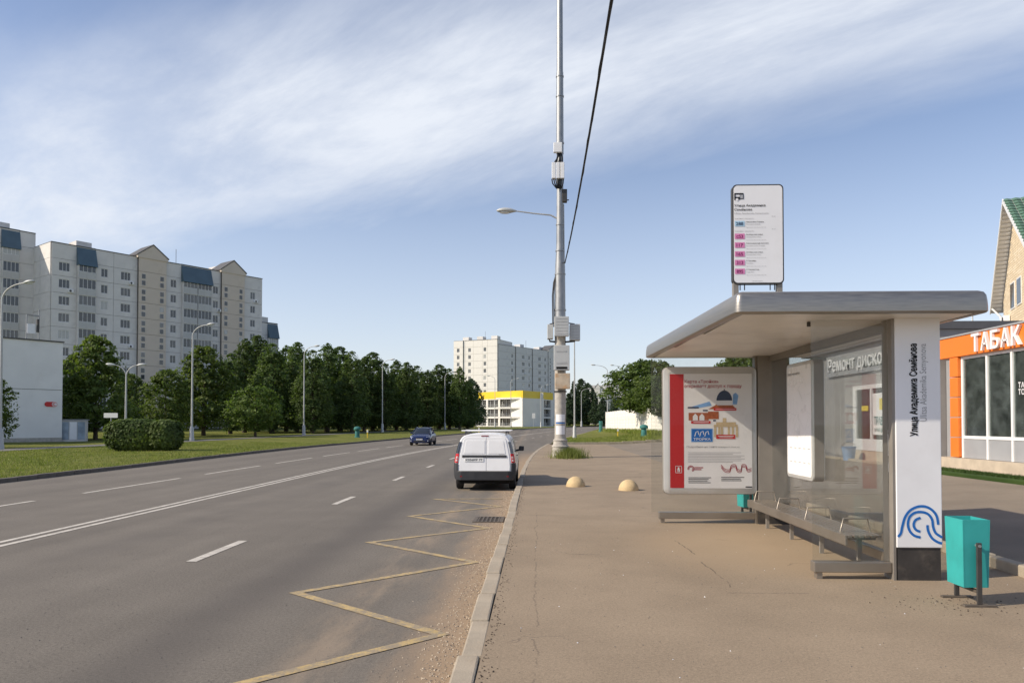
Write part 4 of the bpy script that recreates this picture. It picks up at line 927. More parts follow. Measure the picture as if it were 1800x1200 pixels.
MB().tube([(.42, -.08, .33), (.42, .25, .33)], .025, 10).ob('exhaust', 'galvanised', VAN)
MB().bx(-.72, .72, .1, 4.1, .2, .34).ob('underbody', 'hole_black', VAN)
for y in (.75, 2.0):
    MB().bx(-.74, .74, y-.035, y+.035, 1.70, 1.735).ob('roof_bar', 'panel_white', VAN, bev=.01)
    for s in (-1, 1): MB().bx(s*.60-.03, s*.60+.03, y-.03, y+.03, 1.655, 1.70).ob('rack_foot', 'dark_metal', VAN)
# oncoming blue sedan
pcar = on_ground(737, 782.5, .02)
CAR = thing('blue_car', 'dark blue sedan with white number plate driving towards the bus stop in the far lanes', 'car', (pcar.x, pcar.y, rz(pcar.y)))
chalf = [(0, 0), (.62, 0), (.88, .06), (.98, .25), (1.0, .55), (.965, .80), (.84, .95), (.5, .992), (0, 1.0)]
ch = [(p.x, p.y) for p in catmull(chalf, 2)]; cp = [(-x, z) for x, z in ch] + [(x, z) for x, z in ch[::-1][1:]]
cst = [(0, .60, .24, .60), (.05, .72, .22, .68), (.18, .80, .20, .74), (.5, .85, .19, .83), (1.05, .865, .19, .94), (1.4, .87, .19, .97), (2.2, .87, .19, .97), (3.2, .87, .19, .985), (3.7, .865, .20, 1.0), (4.2, .82, .24, 1.0), (4.34, .76, .30, .96), (4.38, .68, .36, .85)]
n = len(cp); vs = []
for y, hw, z0, z1 in cst: vs += [Vector((x*hw, y, z0+(z1-z0)*z)) for x, z in cp]
cb = MB().add(vs, [(i*n+k, i*n+k+1, (i+1)*n+k+1, (i+1)*n+k) for i in range(len(cst)-1) for k in range(n-1)]+[tuple(range(n)), tuple((len(cst)-1)*n+k for k in range(n))]).ob('body', 'car_blue', CAR, ang=40)
gst = [(1.08, .76, .93, .945), (1.3, .755, .93, 1.08), (1.62, .75, .93, 1.27), (1.95, .745, .93, 1.41), (2.3, .74, .93, 1.455), (2.8, .74, .93, 1.455), (3.25, .735, .93, 1.39), (3.6, .72, .93, 1.21), (3.95, .70, .93, 1.0)]
gh = [(0, 0), (1, 0), (.99, .1), (.90, .5), (.80, .82), (.70, .95), (.4, .99), (0, 1)]; gp_ = [(-x, z) for x, z in gh] + [(x, z) for x, z in gh[::-1][1:]]
n = len(gp_); vs = []
for y, hw, z0, z1 in gst: vs += [Vector((x*hw*(1 if z < .05 else 1), y, z0+(z1-z0)*z)) for x, z in gp_]
MB().add(vs, [(i*n+k, i*n+k+1, (i+1)*n+k+1, (i+1)*n+k) for i in range(len(gst)-1) for k in range(n-1)]+[tuple(range(n)), tuple((len(gst)-1)*n+k for k in range(n))]).ob('greenhouse', 'car_glass', CAR, ang=40)
MB().grid(9, 5, lambda i, j: ((-.62+1.24*i/8)*.95, 1.93+1.42*j/4, [1.425, 1.468, 1.468, 1.455, 1.375][j]-.03*abs((i-4)/4)**2)).ob('roof', 'car_blue', CAR, ang=60)
for s in (-1, 1):
    MB().tube([(s*.74, 1.1, .95), (s*.67, 1.6, 1.26), (s*.565, 1.97, 1.42)], .032, 8).ob('windscreen_pillar', 'car_blue', CAR, ang=60)
    MB().tube([(s*.57, 1.95, 1.425), (s*.575, 2.6, 1.465), (s*.57, 3.25, 1.385), (s*.68, 3.95, .99)], .035, 8).ob('roof_edge', 'car_blue', CAR, ang=60)
    MB().tube([(s*.748, 2.45, .96), (s*.60, 2.45, 1.44)], .03, 6).ob('door_pillar', 'car_blue', CAR)
    MB().add([(s*.34, .045, .60), (s*.66, .10, .63), (s*.80, .34, .70), (s*.78, .42, .765), (s*.62, .17, .715), (s*.36, .075, .665)], [(0,1,4,5), (1,2,3,4)]).ob('headlight', 'headlight', CAR, fix=False).location.y = -.035
    MB().bx(s*.66-.07, s*.66+.07, .02, .10, .34, .43).ob('fog_lamp', 'headlight', CAR, bev=.02)
    MB().bx(min(s*.80, s*.99), max(s*.80, s*.99), 1.42, 1.52, .95, 1.08).ob('mirror', 'car_blue', CAR, bev=.03)
    for y in (.80, 3.42): wheel(CAR, s*.77, y, .31, .2, s)
MB().bx(-.45, .45, -.02, .04, .30, .42).ob('lower_grille', 'black_plastic', CAR, bev=.01); MB().bx(-.30, .30, -.012, .05, .585, .64).ob('grille', 'black_plastic', CAR, bev=.01)
P_ = MB().bx(-.26, .26, -.035, -.02, .45, .56).ob('number_plate', 'plate_white', CAR); m = MB(); put_text(m, 'Н482ТС 77', .1, (-.24, -.037, .475), (1,0,0), (0,0,1), bold=.01, width=.48, height=.06); m.ob('characters', 'print_black', P_, fix=False)['kind'] = 'stuff'
MB().tube([(-.5, 1.12, .96), (.1, 1.3, 1.06)], .008, 5).ob('wiper', 'black_plastic', CAR)

# ------------------------------------------------------------------ trees and bushes
def leaf_quad(m, c, nrm, sz, asp=.62):
    a = nrm.cross(Vector((random.uniform(-1, 1), random.uniform(-1, 1), random.uniform(-1, 1)))).normalized(); b = nrm.cross(a)
    i = len(m.v); m.v += [tuple(c-a*sz), tuple(c+b*sz*asp), tuple(c+a*sz), tuple(c-b*sz*asp)]; m.f.append((i, i+1, i+2, i+3)); m.m.append(0)
def rv():
    while True:
        v = Vector((random.uniform(-1, 1), random.uniform(-1, 1), random.uniform(-1, 1)))
        if .01 < v.length < 1: return v
def tree_meshes(kind, H, Rr, seed, leaves, lsz, leafmat_, clear=.14, nclump=None):
    random.seed(seed)
    def prof(t):
        if kind == 'birch': return Rr*(min(1, t/.20)**.5)*(1-t)**.5*1.12 if t < 1 else 0
        if kind == 'cone': return Rr*(min(1, t/.12)**.5)*(1-t)**.9*1.05
        if kind == 'round': return Rr*sqrt(max(0, 1-((t-.48)/.54)**2))
        return Rr*sqrt(max(0, 1-((t-.42)/.6)**2))*(1 if t < .5 else 1-(t-.5)*.5)
    zb = H*clear; ch_ = H-zb; m = MB(); nc = nclump or max(30, leaves//24)
    lobes = [(random.uniform(0, 2*pi), random.uniform(.1, .95), random.uniform(.12, .34)) for _ in range(9)]
    per = leaves//nc; tips = []
    for c_ in range(nc):
        t = random.random()**.85
        for _try in range(20):
            if random.random() < (prof(t)/Rr)+.08: break
            t = random.random()
        az = random.uniform(0, 2*pi); r0 = prof(t)
        f = 1.0
        for la, lt, lamp in lobes:
            dd_ = (cos(az-la)-.4)*1.6-abs(t-lt)*4
            if dd_ > 0: f += lamp*min(1, dd_)
            elif dd_ > -.4: f -= lamp*.25
        rad = r0*f*(random.random()**.42)*random.uniform(.8, 1.05)
        ctr = Vector((rad*cos(az), rad*sin(az), zb+t*ch_)); cr_ = random.uniform(.30, .80)*(Rr/3.0)**.6*(1.2-.75*t)
        tips.append(ctr); out = Vector((cos(az), sin(az), .35)).normalized()
        for _ in range(int(per*random.uniform(.6, 1.4))):
            v = rv(); p = ctr + Vector((v.x*cr_, v.y*cr_, v.z*cr_*(.62 if kind != 'birch' else .95)))
            if kind == 'birch': p.z -= .25*v.length*cr_
            nn = (rv()*.9+out*.5+Vector((0, 0, .45))).normalized(); leaf_quad(m, p, nn, lsz*random.uniform(.65, 1.3))
    # loose leaves through the whole crown and a feathery leader
    for _ in range(leaves//6):
        t = random.random(); az = random.uniform(0, 2*pi); rad = prof(t)*sqrt(random.random())*1.12
        leaf_quad(m, Vector((rad*cos(az), rad*sin(az), zb+t*ch_)), (rv()+Vector((0, 0, .5))).normalized(), lsz*random.uniform(.5, 1.0))
    if kind == 'birch':
        for k in range(18):
            t0 = random.uniform(.4, .97); az = random.uniform(0, 2*pi); r0 = prof(min(t0, .985))*random.uniform(.5, 1.1); base_ = Vector((r0*cos(az), r0*sin(az), zb+t0*ch_*.97)); d_ = Vector((cos(az)*.25, sin(az)*.25, 1)).normalized(); L_ = random.uniform(.5, 1.3)
            for q_ in range(34): leaf_quad(m, base_+d_*L_*random.random()+rv()*.16, (rv()+Vector((0,0,.3))).normalized(), lsz*random.uniform(.45, .85))
    crown = m.mesh('crown', leafmat_, fix=False)
    w_ = MB(); tr = H*.014+.06; bend = [Vector((random.uniform(-.15, .15)*i/5, random.uniform(-.15, .15)*i/5, H*.9*i/6-.15*(i == 0))) for i in range(7)]
    w_.tube(bend, [tr*(1.25 if i == 0 else 1-.145*i) for i in range(7)], 9)
    for k in range(13):
        tp_ = random.choice(tips); z0 = max(zb*.75, min(H*.75, tp_.z-hypot(tp_.x, tp_.y)*.9)); i = min(5, int(z0/(H*.15))); base = bend[i].lerp(bend[i+1], max(0, min(1, (z0-bend[i].z)/(bend[i+1].z-bend[i].z))))
        mid = base.lerp(tp_, .55)+Vector((0, 0, -.12*random.random()))
        r0 = tr*.42*(1-.6*z0/H); w_.tube([base, mid, tp_], [r0, r0*.6, r0*.15], 6)
    trunk = w_.mesh('trunk', 'bark', ang=60)
    return trunk, crown
PROTO = {
 'birch1': tree_meshes('birch', 14, 2.9, 11, 11500, .15, 'leaf_birch', .05), 'birch2': tree_meshes('birch', 14, 2.5, 12, 10500, .15, 'leaf_birch', .06), 'birch3': tree_meshes('birch', 14, 3.2, 13, 12500, .155, 'leaf_birch', .04),
 'maple1': tree_meshes('oval', 11, 3.6, 21, 11000, .19, 'leaf_maple', .10), 'maple2': tree_meshes('oval', 11, 4.0, 22, 11000, .19, 'leaf_maple', .12), 'small': tree_meshes('round', 5.4, 3.0, 31, 6000, .15, 'leaf_light', .16),
 'dark1': tree_meshes('birch', 14, 3.6, 41, 9000, .22, 'leaf_dark', .02), 'dark2': tree_meshes('birch', 14, 4.0, 42, 9000, .22, 'leaf_dark', .02), 'cone': tree_meshes('cone', 14, 3.0, 51, 6500, .24, 'leaf_dark', .05), 'apple': tree_meshes('round', 7, 3.7, 61, 12000, .15, 'leaf_light', .30)}
PH = {'birch1': 14, 'birch2': 14, 'birch3': 14, 'maple1': 11, 'maple2': 11, 'small': 5.4, 'dark1': 14, 'dark2': 14, 'cone': 14, 'apple': 7}
random.seed(99)
def tree(proto, px, ytop, depth, label, group, wf=1.0, name='tree', rot=None):
    b = at(px, 743, depth); z = gz(b.x, depth); top = at(px, ytop, depth).z; s = (top-z)/PH[proto]/1.02
    t = thing(name, label, 'tree', (b.x, depth, z), random.uniform(0, 6.28) if rot is None else rot, group); t.scale = (s*wf, s*wf, s)
    link('trunk', PROTO[proto][0], t); link('crown', PROTO[proto][1], t); return t
G1 = 'trees of the dark row along the road'
tree('maple1', 168, 588, 74, 'tall leafy maple beside the blank white building', 'trees near the white building', .95)
tree('dark1', 128, 620, 92, 'dark tree behind the blue utility cupboard by the white building', 'trees near the white building')
tree('maple2', 228, 655, 98, 'dark leafy tree behind the twin-headed street lamp', 'trees near the white building', .9)
tree('maple2', -24, 650, 50, 'leafy tree beside the lamp on the concrete foot', 'trees near the white building', .9)
tree('maple2', 292, 648, 84, 'dense maple just above the clipped round bush', G1, 1.0)
tree('maple1', 358, 606, 92, 'tall maple behind the lamp by the clipped bush', G1, 1.05)
tree('small', 449, 678, 86, 'small bright round tree before the dark row', 'small trees before the row', 1.0)
tree('small', 213, 700, 80, 'low bright tree between the clipped bush and the maple', 'small trees before the row', .8)
LB = 'dark birch in the dense row behind the grass verge'
row = [(405, 618, 104), (430, 592, 112), (452, 586, 120), (478, 600, 108), (503, 604, 122), (522, 598, 112), (549, 612, 106), (575, 600, 118), (597, 606, 126), (618, 614, 116), (640, 624, 124), (655, 616, 134), (676, 636, 126), (697, 630, 138), (715, 634, 130), (733, 640, 142), (752, 648, 136), (772, 638, 148), (790, 645, 152), (808, 642, 146), (822, 668, 150)]
LBS = {0: 'dark birch of the row next to the tall maple behind the bush', 2: 'tallest birch of the dark row, rising above the small bright round tree', 5: 'birch of the dark row directly behind the lamp by the small round tree', 12: 'birch of the dark row directly behind the lamp by the blue car', 20: 'last and lowest birch of the dark row, beside the parking garage', 17: 'birch of the dark row directly behind the lamp by the white van'}
for i, (px, yt, dp) in enumerate(row): tree(('birch1', 'birch2', 'birch3')[i % 3], px, yt, dp, LBS.get(i, LB), G1, random.uniform(1.05, 1.4))
LD = 'deep green tree filling the gaps behind the birch row'
for i, px in enumerate(range(262, 836, 27)):
    yt = 640+ (px-262)*.045+random.uniform(-8, 10); tree(('dark1', 'dark2')[i % 2], px, yt, 128+px*.06+random.uniform(-6, 6), LD, 'trees behind the birch row', random.uniform(1.1, 1.4))
tree('apple', 1138, 633, 86, 'leafy tree leaning over the whitewashed wall', 'trees by the wall', 1.12)
tree('apple', 1178, 655, 74, 'leafy tree behind the poster box glass by the wall', 'trees by the wall', 1.0)
tree('apple', 1312, 622, 66, 'tree showing above the poster box behind the shelter', 'trees by the wall', .9)
for i, (px, yt, dp) in enumerate(((1008, 668, 265), (1022, 664, 275), (1034, 672, 270), (1046, 690, 262), (1060, 698, 245), (1080, 700, 250), (1100, 694, 240), (1000, 690, 240), (1120, 690, 260))):
    tree(('cone', 'dark1', 'dark2')[i % 3], px, yt, dp, 'distant dark tree at the far bend of the road', 'trees at the far bend', 1.1)
for i in range(26):
    px = random.uniform(560, 1180); dp = random.uniform(420, 560); tree(('dark1', 'dark2', 'cone')[i % 3], px, random.uniform(700, 716), dp, 'tree of the faint line along the horizon', 'horizon tree line', 2.0)
# clipped bush: two close lobes
bl = at(188, 790, 45.5); brr = at(314, 790, 45.5); bw = brr.x-bl.x
BU = thing('clipped_bush', 'large clipped round-topped bush on the grass verge before the tree row', 'bush', ((bl.x+brr.x)/2, 45.5, gz(-20, 45)))
random.seed(5)
m = MB()
def bush_pt(u, lobe):
    cx, hw, hh = lobe; v = rv().normalized(); e = 3.2
    k = (abs(v.x)**e+abs(v.y)**e+abs(v.z)**e)**(-1/e); p = v*k
    return Vector((cx+p.x*hw, p.y*1.15, .98+p.z*hh)), v
lobes = ((-bw*.09, bw*.395, .98), (bw*.33, bw*.17, .93))
for lb in lobes:
    for _ in range(9000 if lb[1] > bw*.3 else 6000):
        p, nrm = bush_pt(0, lb); p = p*1.0 - nrm*random.random()**2*.3 + rv()*.07
        if p.z > .02: leaf_quad(m, p, (nrm+rv()*.8+Vector((0,0,.3))).normalized(), random.uniform(.06, .13))
m.ob('foliage', 'leaf_bush', BU, fix=False)
m = MB()
for k in range(12):
    a = random.uniform(-bw*.4, bw*.4); m.tube([(a, random.uniform(-.4, .4), -.1), (a*1.05, random.uniform(-.5, .5), .9), (a*1.1, random.uniform(-.6, .6), 1.5)], [.04, .03, .01], 6)
m.ob('stems', 'bark', BU)['kind'] = 'stuff'
# grass blades
def blades(name, n_, fn, hmin, hmax, wd=.012, mat='grass_blade'):
    m = MB(); 
    for _ in range(n_):
        x, y, z = fn(); h = random.uniform(hmin, hmax); a = random.uniform(0, 2*pi); dx, dy = cos(a)*wd, sin(a)*wd; lx_, ly_ = random.gauss(0, .35)*h, random.gauss(0, .35)*h
        i = len(m.v); m.v += [(x-dx, y-dy, z), (x+dx, y+dy, z), (x+lx_, y+ly_, z+h)]; m.f.append((i, i+1, i+2)); m.m.append(0)
    o = m.ob(name, mat, fix=False); o['kind'] = 'stuff'; return o
def gl_():
    y = 20+45*random.random()**1.4; x = random.uniform(pth(y)+.2, xl(y)-.2); return x, y, gz(x, y)-.03
blades('verge_grass', 60000, gl_, .05, .14, .014)
def gr_():
    y = 62.5+16*random.random()**1.3; x = random.uniform(xr(y)+.5, 14); return x, y, gz(x, y)-.02
blades('plot_grass', 16000, gr_, .08, .28, .02)
def gt_():
    a = random.uniform(0, 2*pi); r_ = abs(random.gauss(0, .42)); return pc.x+.4+.95*r_*cos(a), YP-.3+1.5*r_*sin(a), PZ-.01
blades('pole_foot_grass', 4200, gt_, .08, .62, .012)
def gw_():
    y = random.uniform(64, 116); x = 13.1-(y-62)*.042-random.random()**2*1.5; return x, y, gz(x, y)-.02
blades('wall_foot_weeds', 6000, gw_, .15, .6, .03)

# ------------------------------------------------------------------ whitewashed wall on the right
w0 = Vector((10.9, 118, 0)); w1 = Vector((13.25, 61, 0)); dv = (w1-w0); Lw = dv.length; dv.normalize(); ang = atan2(dv.y, dv.x); NPN = 23; pl_ = Lw/NPN
WL = thing('concrete_wall', 'long whitewashed concrete panel wall behind the grass plot', 'wall', (w0.x, w0.y, 0), ang)
pm = MB()
pm.bx(.012, pl_-.012, -.07, .07, -.3, 2.95)
for a in range(6):
    for b in range(6):
        x0 = .12+a*(pl_-.24)/6; z0 = .35+b*.40; xc, zc, sx2, sz2 = x0+(pl_-.24)/12, z0+.2, (pl_-.24)/12-.012, .188
        for sd_ in (1, -1):
            pm.add([(xc-sx2, sd_*.071, zc-sz2), (xc+sx2, sd_*.071, zc-sz2), (xc+sx2, sd_*.071, zc+sz2), (xc-sx2, sd_*.071, zc+sz2), (xc, sd_*.10, zc)], [(0,1,4), (1,2,4), (2,3,4), (3,0,4)])
pme = pm.mesh('panel', 'wall_concrete'); pom = MB().bx(-.10, .10, -.115, .115, -.3, 3.02).mesh('post', 'wall_concrete', bev=.015)
for i in range(NPN):
    c_ = w0+dv*(i+.5)*pl_; o = link('panel', pme, WL, (i*pl_, 0, gz(c_.x, c_.y)-.05)); o.rotation_euler.x = random.uniform(-.012, .012)
for i in range(NPN+1):
    c_ = w0+dv*i*pl_; link('post', pom, WL, (i*pl_, random.uniform(-.02, .02), gz(c_.x, c_.y)-.05))

# ------------------------------------------------------------------ panel-built apartment blocks
_cache = {}
def cached(key, fn):
    if key not in _cache: _cache[key] = fn()
    return _cache[key]
def panel_mesh(wd, h, hole, mat, th=.14, gap=.025):
    def mk():
        m = MB(); x0, x1, z0, z1 = gap, wd-gap, gap, h-gap
        if hole:
            a, b, c_, d_ = hole
            m.bx(x0, a, -th, 0, z0, z1); m.bx(b, x1, -th, 0, z0, z1); m.bx(a, b, -th, 0, z0, c_); m.bx(a, b, -th, 0, d_, z1)
        else: m.bx(x0, x1, -th, 0, z0, z1)
        return m.mesh('panel', mat)
    return cached(('p', round(wd, 2), round(h, 2), hole and tuple(round(v, 2) for v in hole), mat, th), mk)
def window_mesh(wd, h, mull):
    def mk():
        m = MB(); f = .07
        m.bx(0, wd, -.06, 0, 0, f); m.bx(0, wd, -.06, 0, h-f, h); m.bx(0, f, -.06, 0, f, h-f); m.bx(wd-f, wd, -.06, 0, f, h-f)
        for u in mull: m.bx(wd*u-f*.5, wd*u+f*.5, -.058, 0, f, h-f)
        return m.mesh('window', 'white_frame'), MB().bx(f*.5, wd-f*.5, -.03, -.012, f*.5, h-f*.5).mesh('pane', 'pane')
    return cached(('w', round(wd, 2), round(h, 2), mull), mk)
SILLZ = .95
def block(name, label, base, ang, cols, floors, fh, bz, pmat, depth=12., group=None, top=2.6, coremat='joint_dark', detail=True):
    """A block standing with its front-left corner at base; its front runs along +x local, faces -y local."""
    Bk = thing(name, label, 'building', (base[0], base[1], bz), ang, group)
    Ht = floors*fh+top; u = 0
    Wt = sum(c_[0] for c_ in cols)
    MB().bx(.05, Wt-.05, .145, depth-.05, -1, Ht).ob('core', coremat, Bk)
    for wd, kind, prj, mt in cols:
        mt = mt or pmat
        if prj: MB().bx(u+.03, u+wd-.03, -prj+.145, .15, -1, floors*fh+(top if not kind.startswith('log') else -.6)).ob('bay_core', coremat, Bk)
        for fl in range(floors+1):
            z = fl*fh; h = fh if fl < floors else top; hole = None
            if fl < floors:
                if kind in ('win', 'win1', 'winw'):
                    ww = {'win': 1.75, 'win1': 1.15, 'winw': 2.2}[kind]; ww = min(ww, wd-.5); x0 = (wd-ww)/2; hole = (x0, x0+ww, SILLZ-.1, SILLZ+1.4)
                elif kind == 'stair':
                    hole = None
                elif kind.startswith('log'): continue
            if kind.startswith('log') and fl == floors: link('panel', panel_mesh(wd, h, None, mt), Bk, (u, .14, z)); continue
            o = link('panel', panel_mesh(wd, h, hole, mt), Bk, (u, -prj+.14, z))
            if hole:
                wm_, pn = window_mesh(hole[1]-hole[0], hole[3]-hole[2], (.5,) if kind == 'win1' else (.36, .68))
                wo_ = link('window', wm_, Bk, (u+hole[0], -prj+.14-.02, z+hole[2])); link('pane', pn, wo_)
                if random.random() < .11:
                    ac = link('air_conditioner', cached('ac', lambda: MB().bx(0, .8, -.32, 0, 0, .55).mesh('air_conditioner', 'panel_white', bev=.04)), Bk, (u+hole[1]-.3, -prj-.005, z+.2)); link('fan_grille', cached('acf', lambda: MB().prism([(.30+.2*cos(2*pi*i/12), -.325, .27+.2*sin(2*pi*i/12)) for i in range(12)], (0, -.01, 0)).mesh('fan_grille', 'dark_metal')), ac)
            if kind == 'stair' and fl < floors:
                for uu in (.17, .83):
                    for zz_ in (.35, 1.55):
                        wm_, pn = window_mesh(.72, .9, ()); wo_ = link('window', cached('swin', lambda: MB().bx(0, .72, -.05, .0, 0, .05).bx(0, .72, -.05, 0, .85, .9).bx(0, .04, -.05, 0, .05, .85).bx(.68, .72, -.05, 0, .05, .85).mesh('window', 'soffit_grey')), Bk, (u+wd*uu-.36, -prj-.001, z+zz_)); link('pane', pn, wo_)
        if kind.startswith('log'):
            nb = 2 if kind == 'log2' else 1; bw_ = wd/nb
            for fl in range(floors):
                z = fl*fh
                for b_ in range(nb):
                    x0 = u+b_*bw_
                    lo_ = link('balcony', cached(('lg', round(bw_, 2), fh), lambda: MB().bx(.06, bw_-.06, -.10, 0, .0, 1.12).mesh('balcony', 'loggia_panel', bev=.01)), Bk, (x0, -prj, z))
                    wm_, pn = window_mesh(bw_-.16, fh-1.2, (.25, .5, .75)); o2 = link('window', wm_, Bk, (x0+.08, -prj-.02, z+1.14)); link('pane', pn, o2)
                link('slab', cached(('sl', round(wd, 2)), lambda: MB().bx(0, wd, -.16, .0, -.06, .06).mesh('slab', 'facade_pale')), Bk, (u, -prj, z+.0))
            MB().bx(u, u+.05, -prj-.12, .2, 0, floors*fh).ob('side_wall', pmat, Bk); MB().bx(u+wd-.05, u+wd, -prj-.12, .2, 0, floors*fh).ob('side_wall', pmat, Bk)
            # sloping hood over the top loggia
            MB().add([(u-.1, -prj-.45, floors*fh-.7), (u+wd+.1, -prj-.45, floors*fh-.7), (u+wd+.1, .1, floors*fh+top+.2), (u-.1, .1, floors*fh+top+.2), (u-.1, .2, floors*fh-.7), (u+wd+.1, .2, floors*fh-.7)], [(0,1,2,3), (0,3,4), (1,5,2), (0,4,5,1), (3,2,5,4)]).ob('hood', 'mansard_blue', Bk)
        if kind == 'stair':
            MB().prism([(u-.25, -prj-.12, Ht-.1), (u+wd+.25, -prj-.12, Ht-.1), (u+wd+.25, -prj-.12, Ht+.35), (u+wd/2, -prj-.12, Ht+2.5), (u-.25, -prj-.12, Ht+.35)], (0, 4.5, 0)).ob('gable', mt, Bk)
            MB().prism([(u-.4, -prj-.2, Ht+.30), (u+wd/2, -prj-.2, Ht+2.5), (u+wd+.4, -prj-.2, Ht+.30), (u+wd+.4, -prj-.2, Ht+.48), (u+wd/2, -prj-.2, Ht+2.72), (u-.4, -prj-.2, Ht+.48)], (0, 4.8, 0)).ob('gable_roof', 'roof_dark', Bk)
        u += wd
    # end walls in storey-high panels, parapet
    for ex, dirn in ((0, -1), (Wt, 1)):
        npn = max(2, int(depth/3.1)); pw_ = depth/npn
        for fl in range(floors+1):
            for k in range(npn):
                o = link('panel', panel_mesh(pw_, fh if fl < floors else top, None, pmat), Bk, (ex, 0.15+(k*pw_ if dirn > 0 else (k+1)*pw_) - (.1 if dirn < 0 and k == npn-1 else 0), fl*fh)); o.rotation_euler.z = pi/2 if dirn > 0 else -pi/2
    MB().bx(-.1, Wt+.1, -.08, depth+.2, Ht, Ht+.12).ob('parapet', 'roof_dark', Bk)
    for k in range(3): 
        x0 = Wt*(k+.5)/3; MB().bx(x0-1.3, x0+1.3, 4, 7, Ht+.1, Ht+1.9).ob('roof_house', pmat, Bk)
    MB().tube([(Wt*.6, 5, Ht), (Wt*.6, 5, Ht+4)], .05, 6).ob('aerial', 'dark_metal', Bk)
    return Bk, Wt, Ht
# long block on the left
A0 = at(87, 743, 121); A1 = at(459, 743, 154)
AB = atan2(A1.y-A0.y, A1.x-A0.x); DIR = Vector((cos(AB), sin(AB), 0)); LEN = (A1-A0).length
def u_of(px):
    d = ray(px, 743); # intersect with the facade line
    den = d.x*DIR.y-d.y*DIR.x; t = (A0.x*DIR.y-A0.y*DIR.x)/den; p = Vector((d.x*t, d.y*t, 0)); return (p-Vector((A0.x, A0.y, 0))).dot(DIR)
ed = [87, 132, 164, 197, 239, 288, 317, 368, 386, 426, 459]
kinds = [('win', 0, None), ('log1', .55, None), ('win1', 0, None), ('win', 0, None), ('stair', .5, 'facade_ochre'), ('win1', 0, None), ('log2', .55, None), ('win1', 0, None), ('stair', .5, 'facade_ochre'), ('win1', 0, None)]
cols = [(u_of(ed[i+1])-u_of(ed[i]), *kinds[i]) for i in range(len(kinds))]
topz = at(87, 425, 121).z; FH = 2.885; gz0 = topz-2.6-10*FH
block('apartment_block', 'long grey panel apartment block with ochre stair bays and dark blue loggia hoods', (A0.x, A0.y), AB, cols, 10, FH, gz0, 'facade_panel')
nrm_back = Vector((-sin(AB), cos(AB), 0))
Bb = Vector((A0.x, A0.y, 0)) - DIR*23 + nrm_back*7
block('apartment_block', 'taller set-back grey apartment section rising behind the blank white building', (Bb.x, Bb.y), AB, [(7, 'win', 0, None), (5, 'win1', 0, None), (6, 'blank', 0, None), (2.6, 'log1', .3, None), (2.4, 'blank', 0, None)], 11, FH, at(55, 411, Bb.y+23*DIR.y).z-2.6-11*FH, 'facade_panel', depth=12)
Bc = Vector((A1.x, A1.y, 0)) + DIR*1.0 + nrm_back*4
block('apartment_block', 'lower shaded apartment section at the far end of the long grey block', (Bc.x, Bc.y), AB, [(3.2, 'blank', 0, None), (2.4, 'log1', .4, None)], 8, FH, at(470, 566, Bc.y+1).z-2.6-8*FH, 'facade_shaded', depth=11)
# white block in the distance
E0 = at(874, 743, 285); e_top = at(874, 596, 285).z; FH2 = (e_top-1.2-2.6)/11
a_end = R(5)       # its long side runs away to the right
E1 = at(798, 743, 292); angE = atan2(E0.y-E1.y, E0.x-E1.x); LE = (E0-E1).length
block('white_apartment_block', 'sunlit end of the tall white apartment block behind the parking garage', (E1.x, E1.y), angE, [(LE*.22, 'win1', .4, None), (LE*.05, 'blank', 0, None), (LE*.19, 'win1', 0, None), (LE*.20, 'blank', 0, None), (LE*.12, 'win1', 0, None), (LE*.22, 'blank', .0, None)], 11, FH2, 1.2, 'facade_white', depth=14)
E2 = at(978, 743, 318); angE2 = atan2(E2.y-E0.y, E2.x-E0.x); LE2 = (E2-E0).length
E0b = E0+Vector((.6, .4, 0))
block('white_apartment_block', 'shaded blue-grey long side of the tall white apartment block behind the pole', (E0b.x, E0b.y), angE2, [(LE2*.16, 'blank', 0, None)] + [(LE2*.10, 'win1', 0, None), (LE2*.08, 'blank', .4, None), (LE2*.10, 'win', 0, None)]*2 + [(LE2*.10, 'win1', 0, None), (LE2*.18, 'stair', .3, None)], 10, FH2*1.03, 1.2, 'facade_shaded', depth=13)
# far white gabled houses between the wall and the pole
for px0, px1, yt, dp, fl, lb in ((1040, 1062, 686, 420, 5, 'far white house with two small gables beyond the road bend'), (1062, 1094, 682, 430, 6, 'far white house with a gabled centre beyond the leafy tree')):
    a, b = at(px0, 743, dp), at(px1, 743, dp); zt = at(px0, yt, dp).z; wd = b.x-a.x
    block('far_apartment_block', lb, (a.x, dp), 0, [(wd*.33, 'win', 0, None), (wd*.34, 'stair', .3, None), (wd*.33, 'win', 0, None)], fl, (zt-2.2)/fl, .8, 'facade_white', depth=12)

# ------------------------------------------------------------------ blank white utility building, left
q0 = at(109, 743, 68); UA = AB
UB = thing('utility_building', 'blank white rendered utility building with roof antennas at the edge of the verge', 'building', (q0.x, q0.y, gz(q0.x, 68)-.1), UA)
uh = at(109, 602, 68).z-gz(q0.x, 68)+.1
MB().bx(-40, 0, 0, 16, -.5, uh-.02).ob('wall', 'render_white', UB)
MB().bx(-40.02, .02, -.02, 16.02, -.4, .45).ob('plinth', 'concrete', UB)
MB().bx(-40.1, .1, -.1, 16.1, uh-.02, uh+.10).ob('roof_edge', 'roof_dark', UB)
for k in range(12): MB().bx(-40+k*3.33, -40+k*3.33+3.30, -.012, .01, uh*.52, uh*.525).ob('render_joint', 'joint_dark', UB)
s3 = MB().prism([(a-.98, -.06, 3.55+b) for a, b in rrect(1.05, .46, .22, 6)], (0, .04, 0)).ob('oval_sign', 'print_red', UB)
MB().prism([(-.70+.21*cos(2*pi*i/18), -.085, 3.55+.21*sin(2*pi*i/18)) for i in range(18)], (0, .02, 0)).ob('roundel', 'poster_paper', s3)
m = MB()
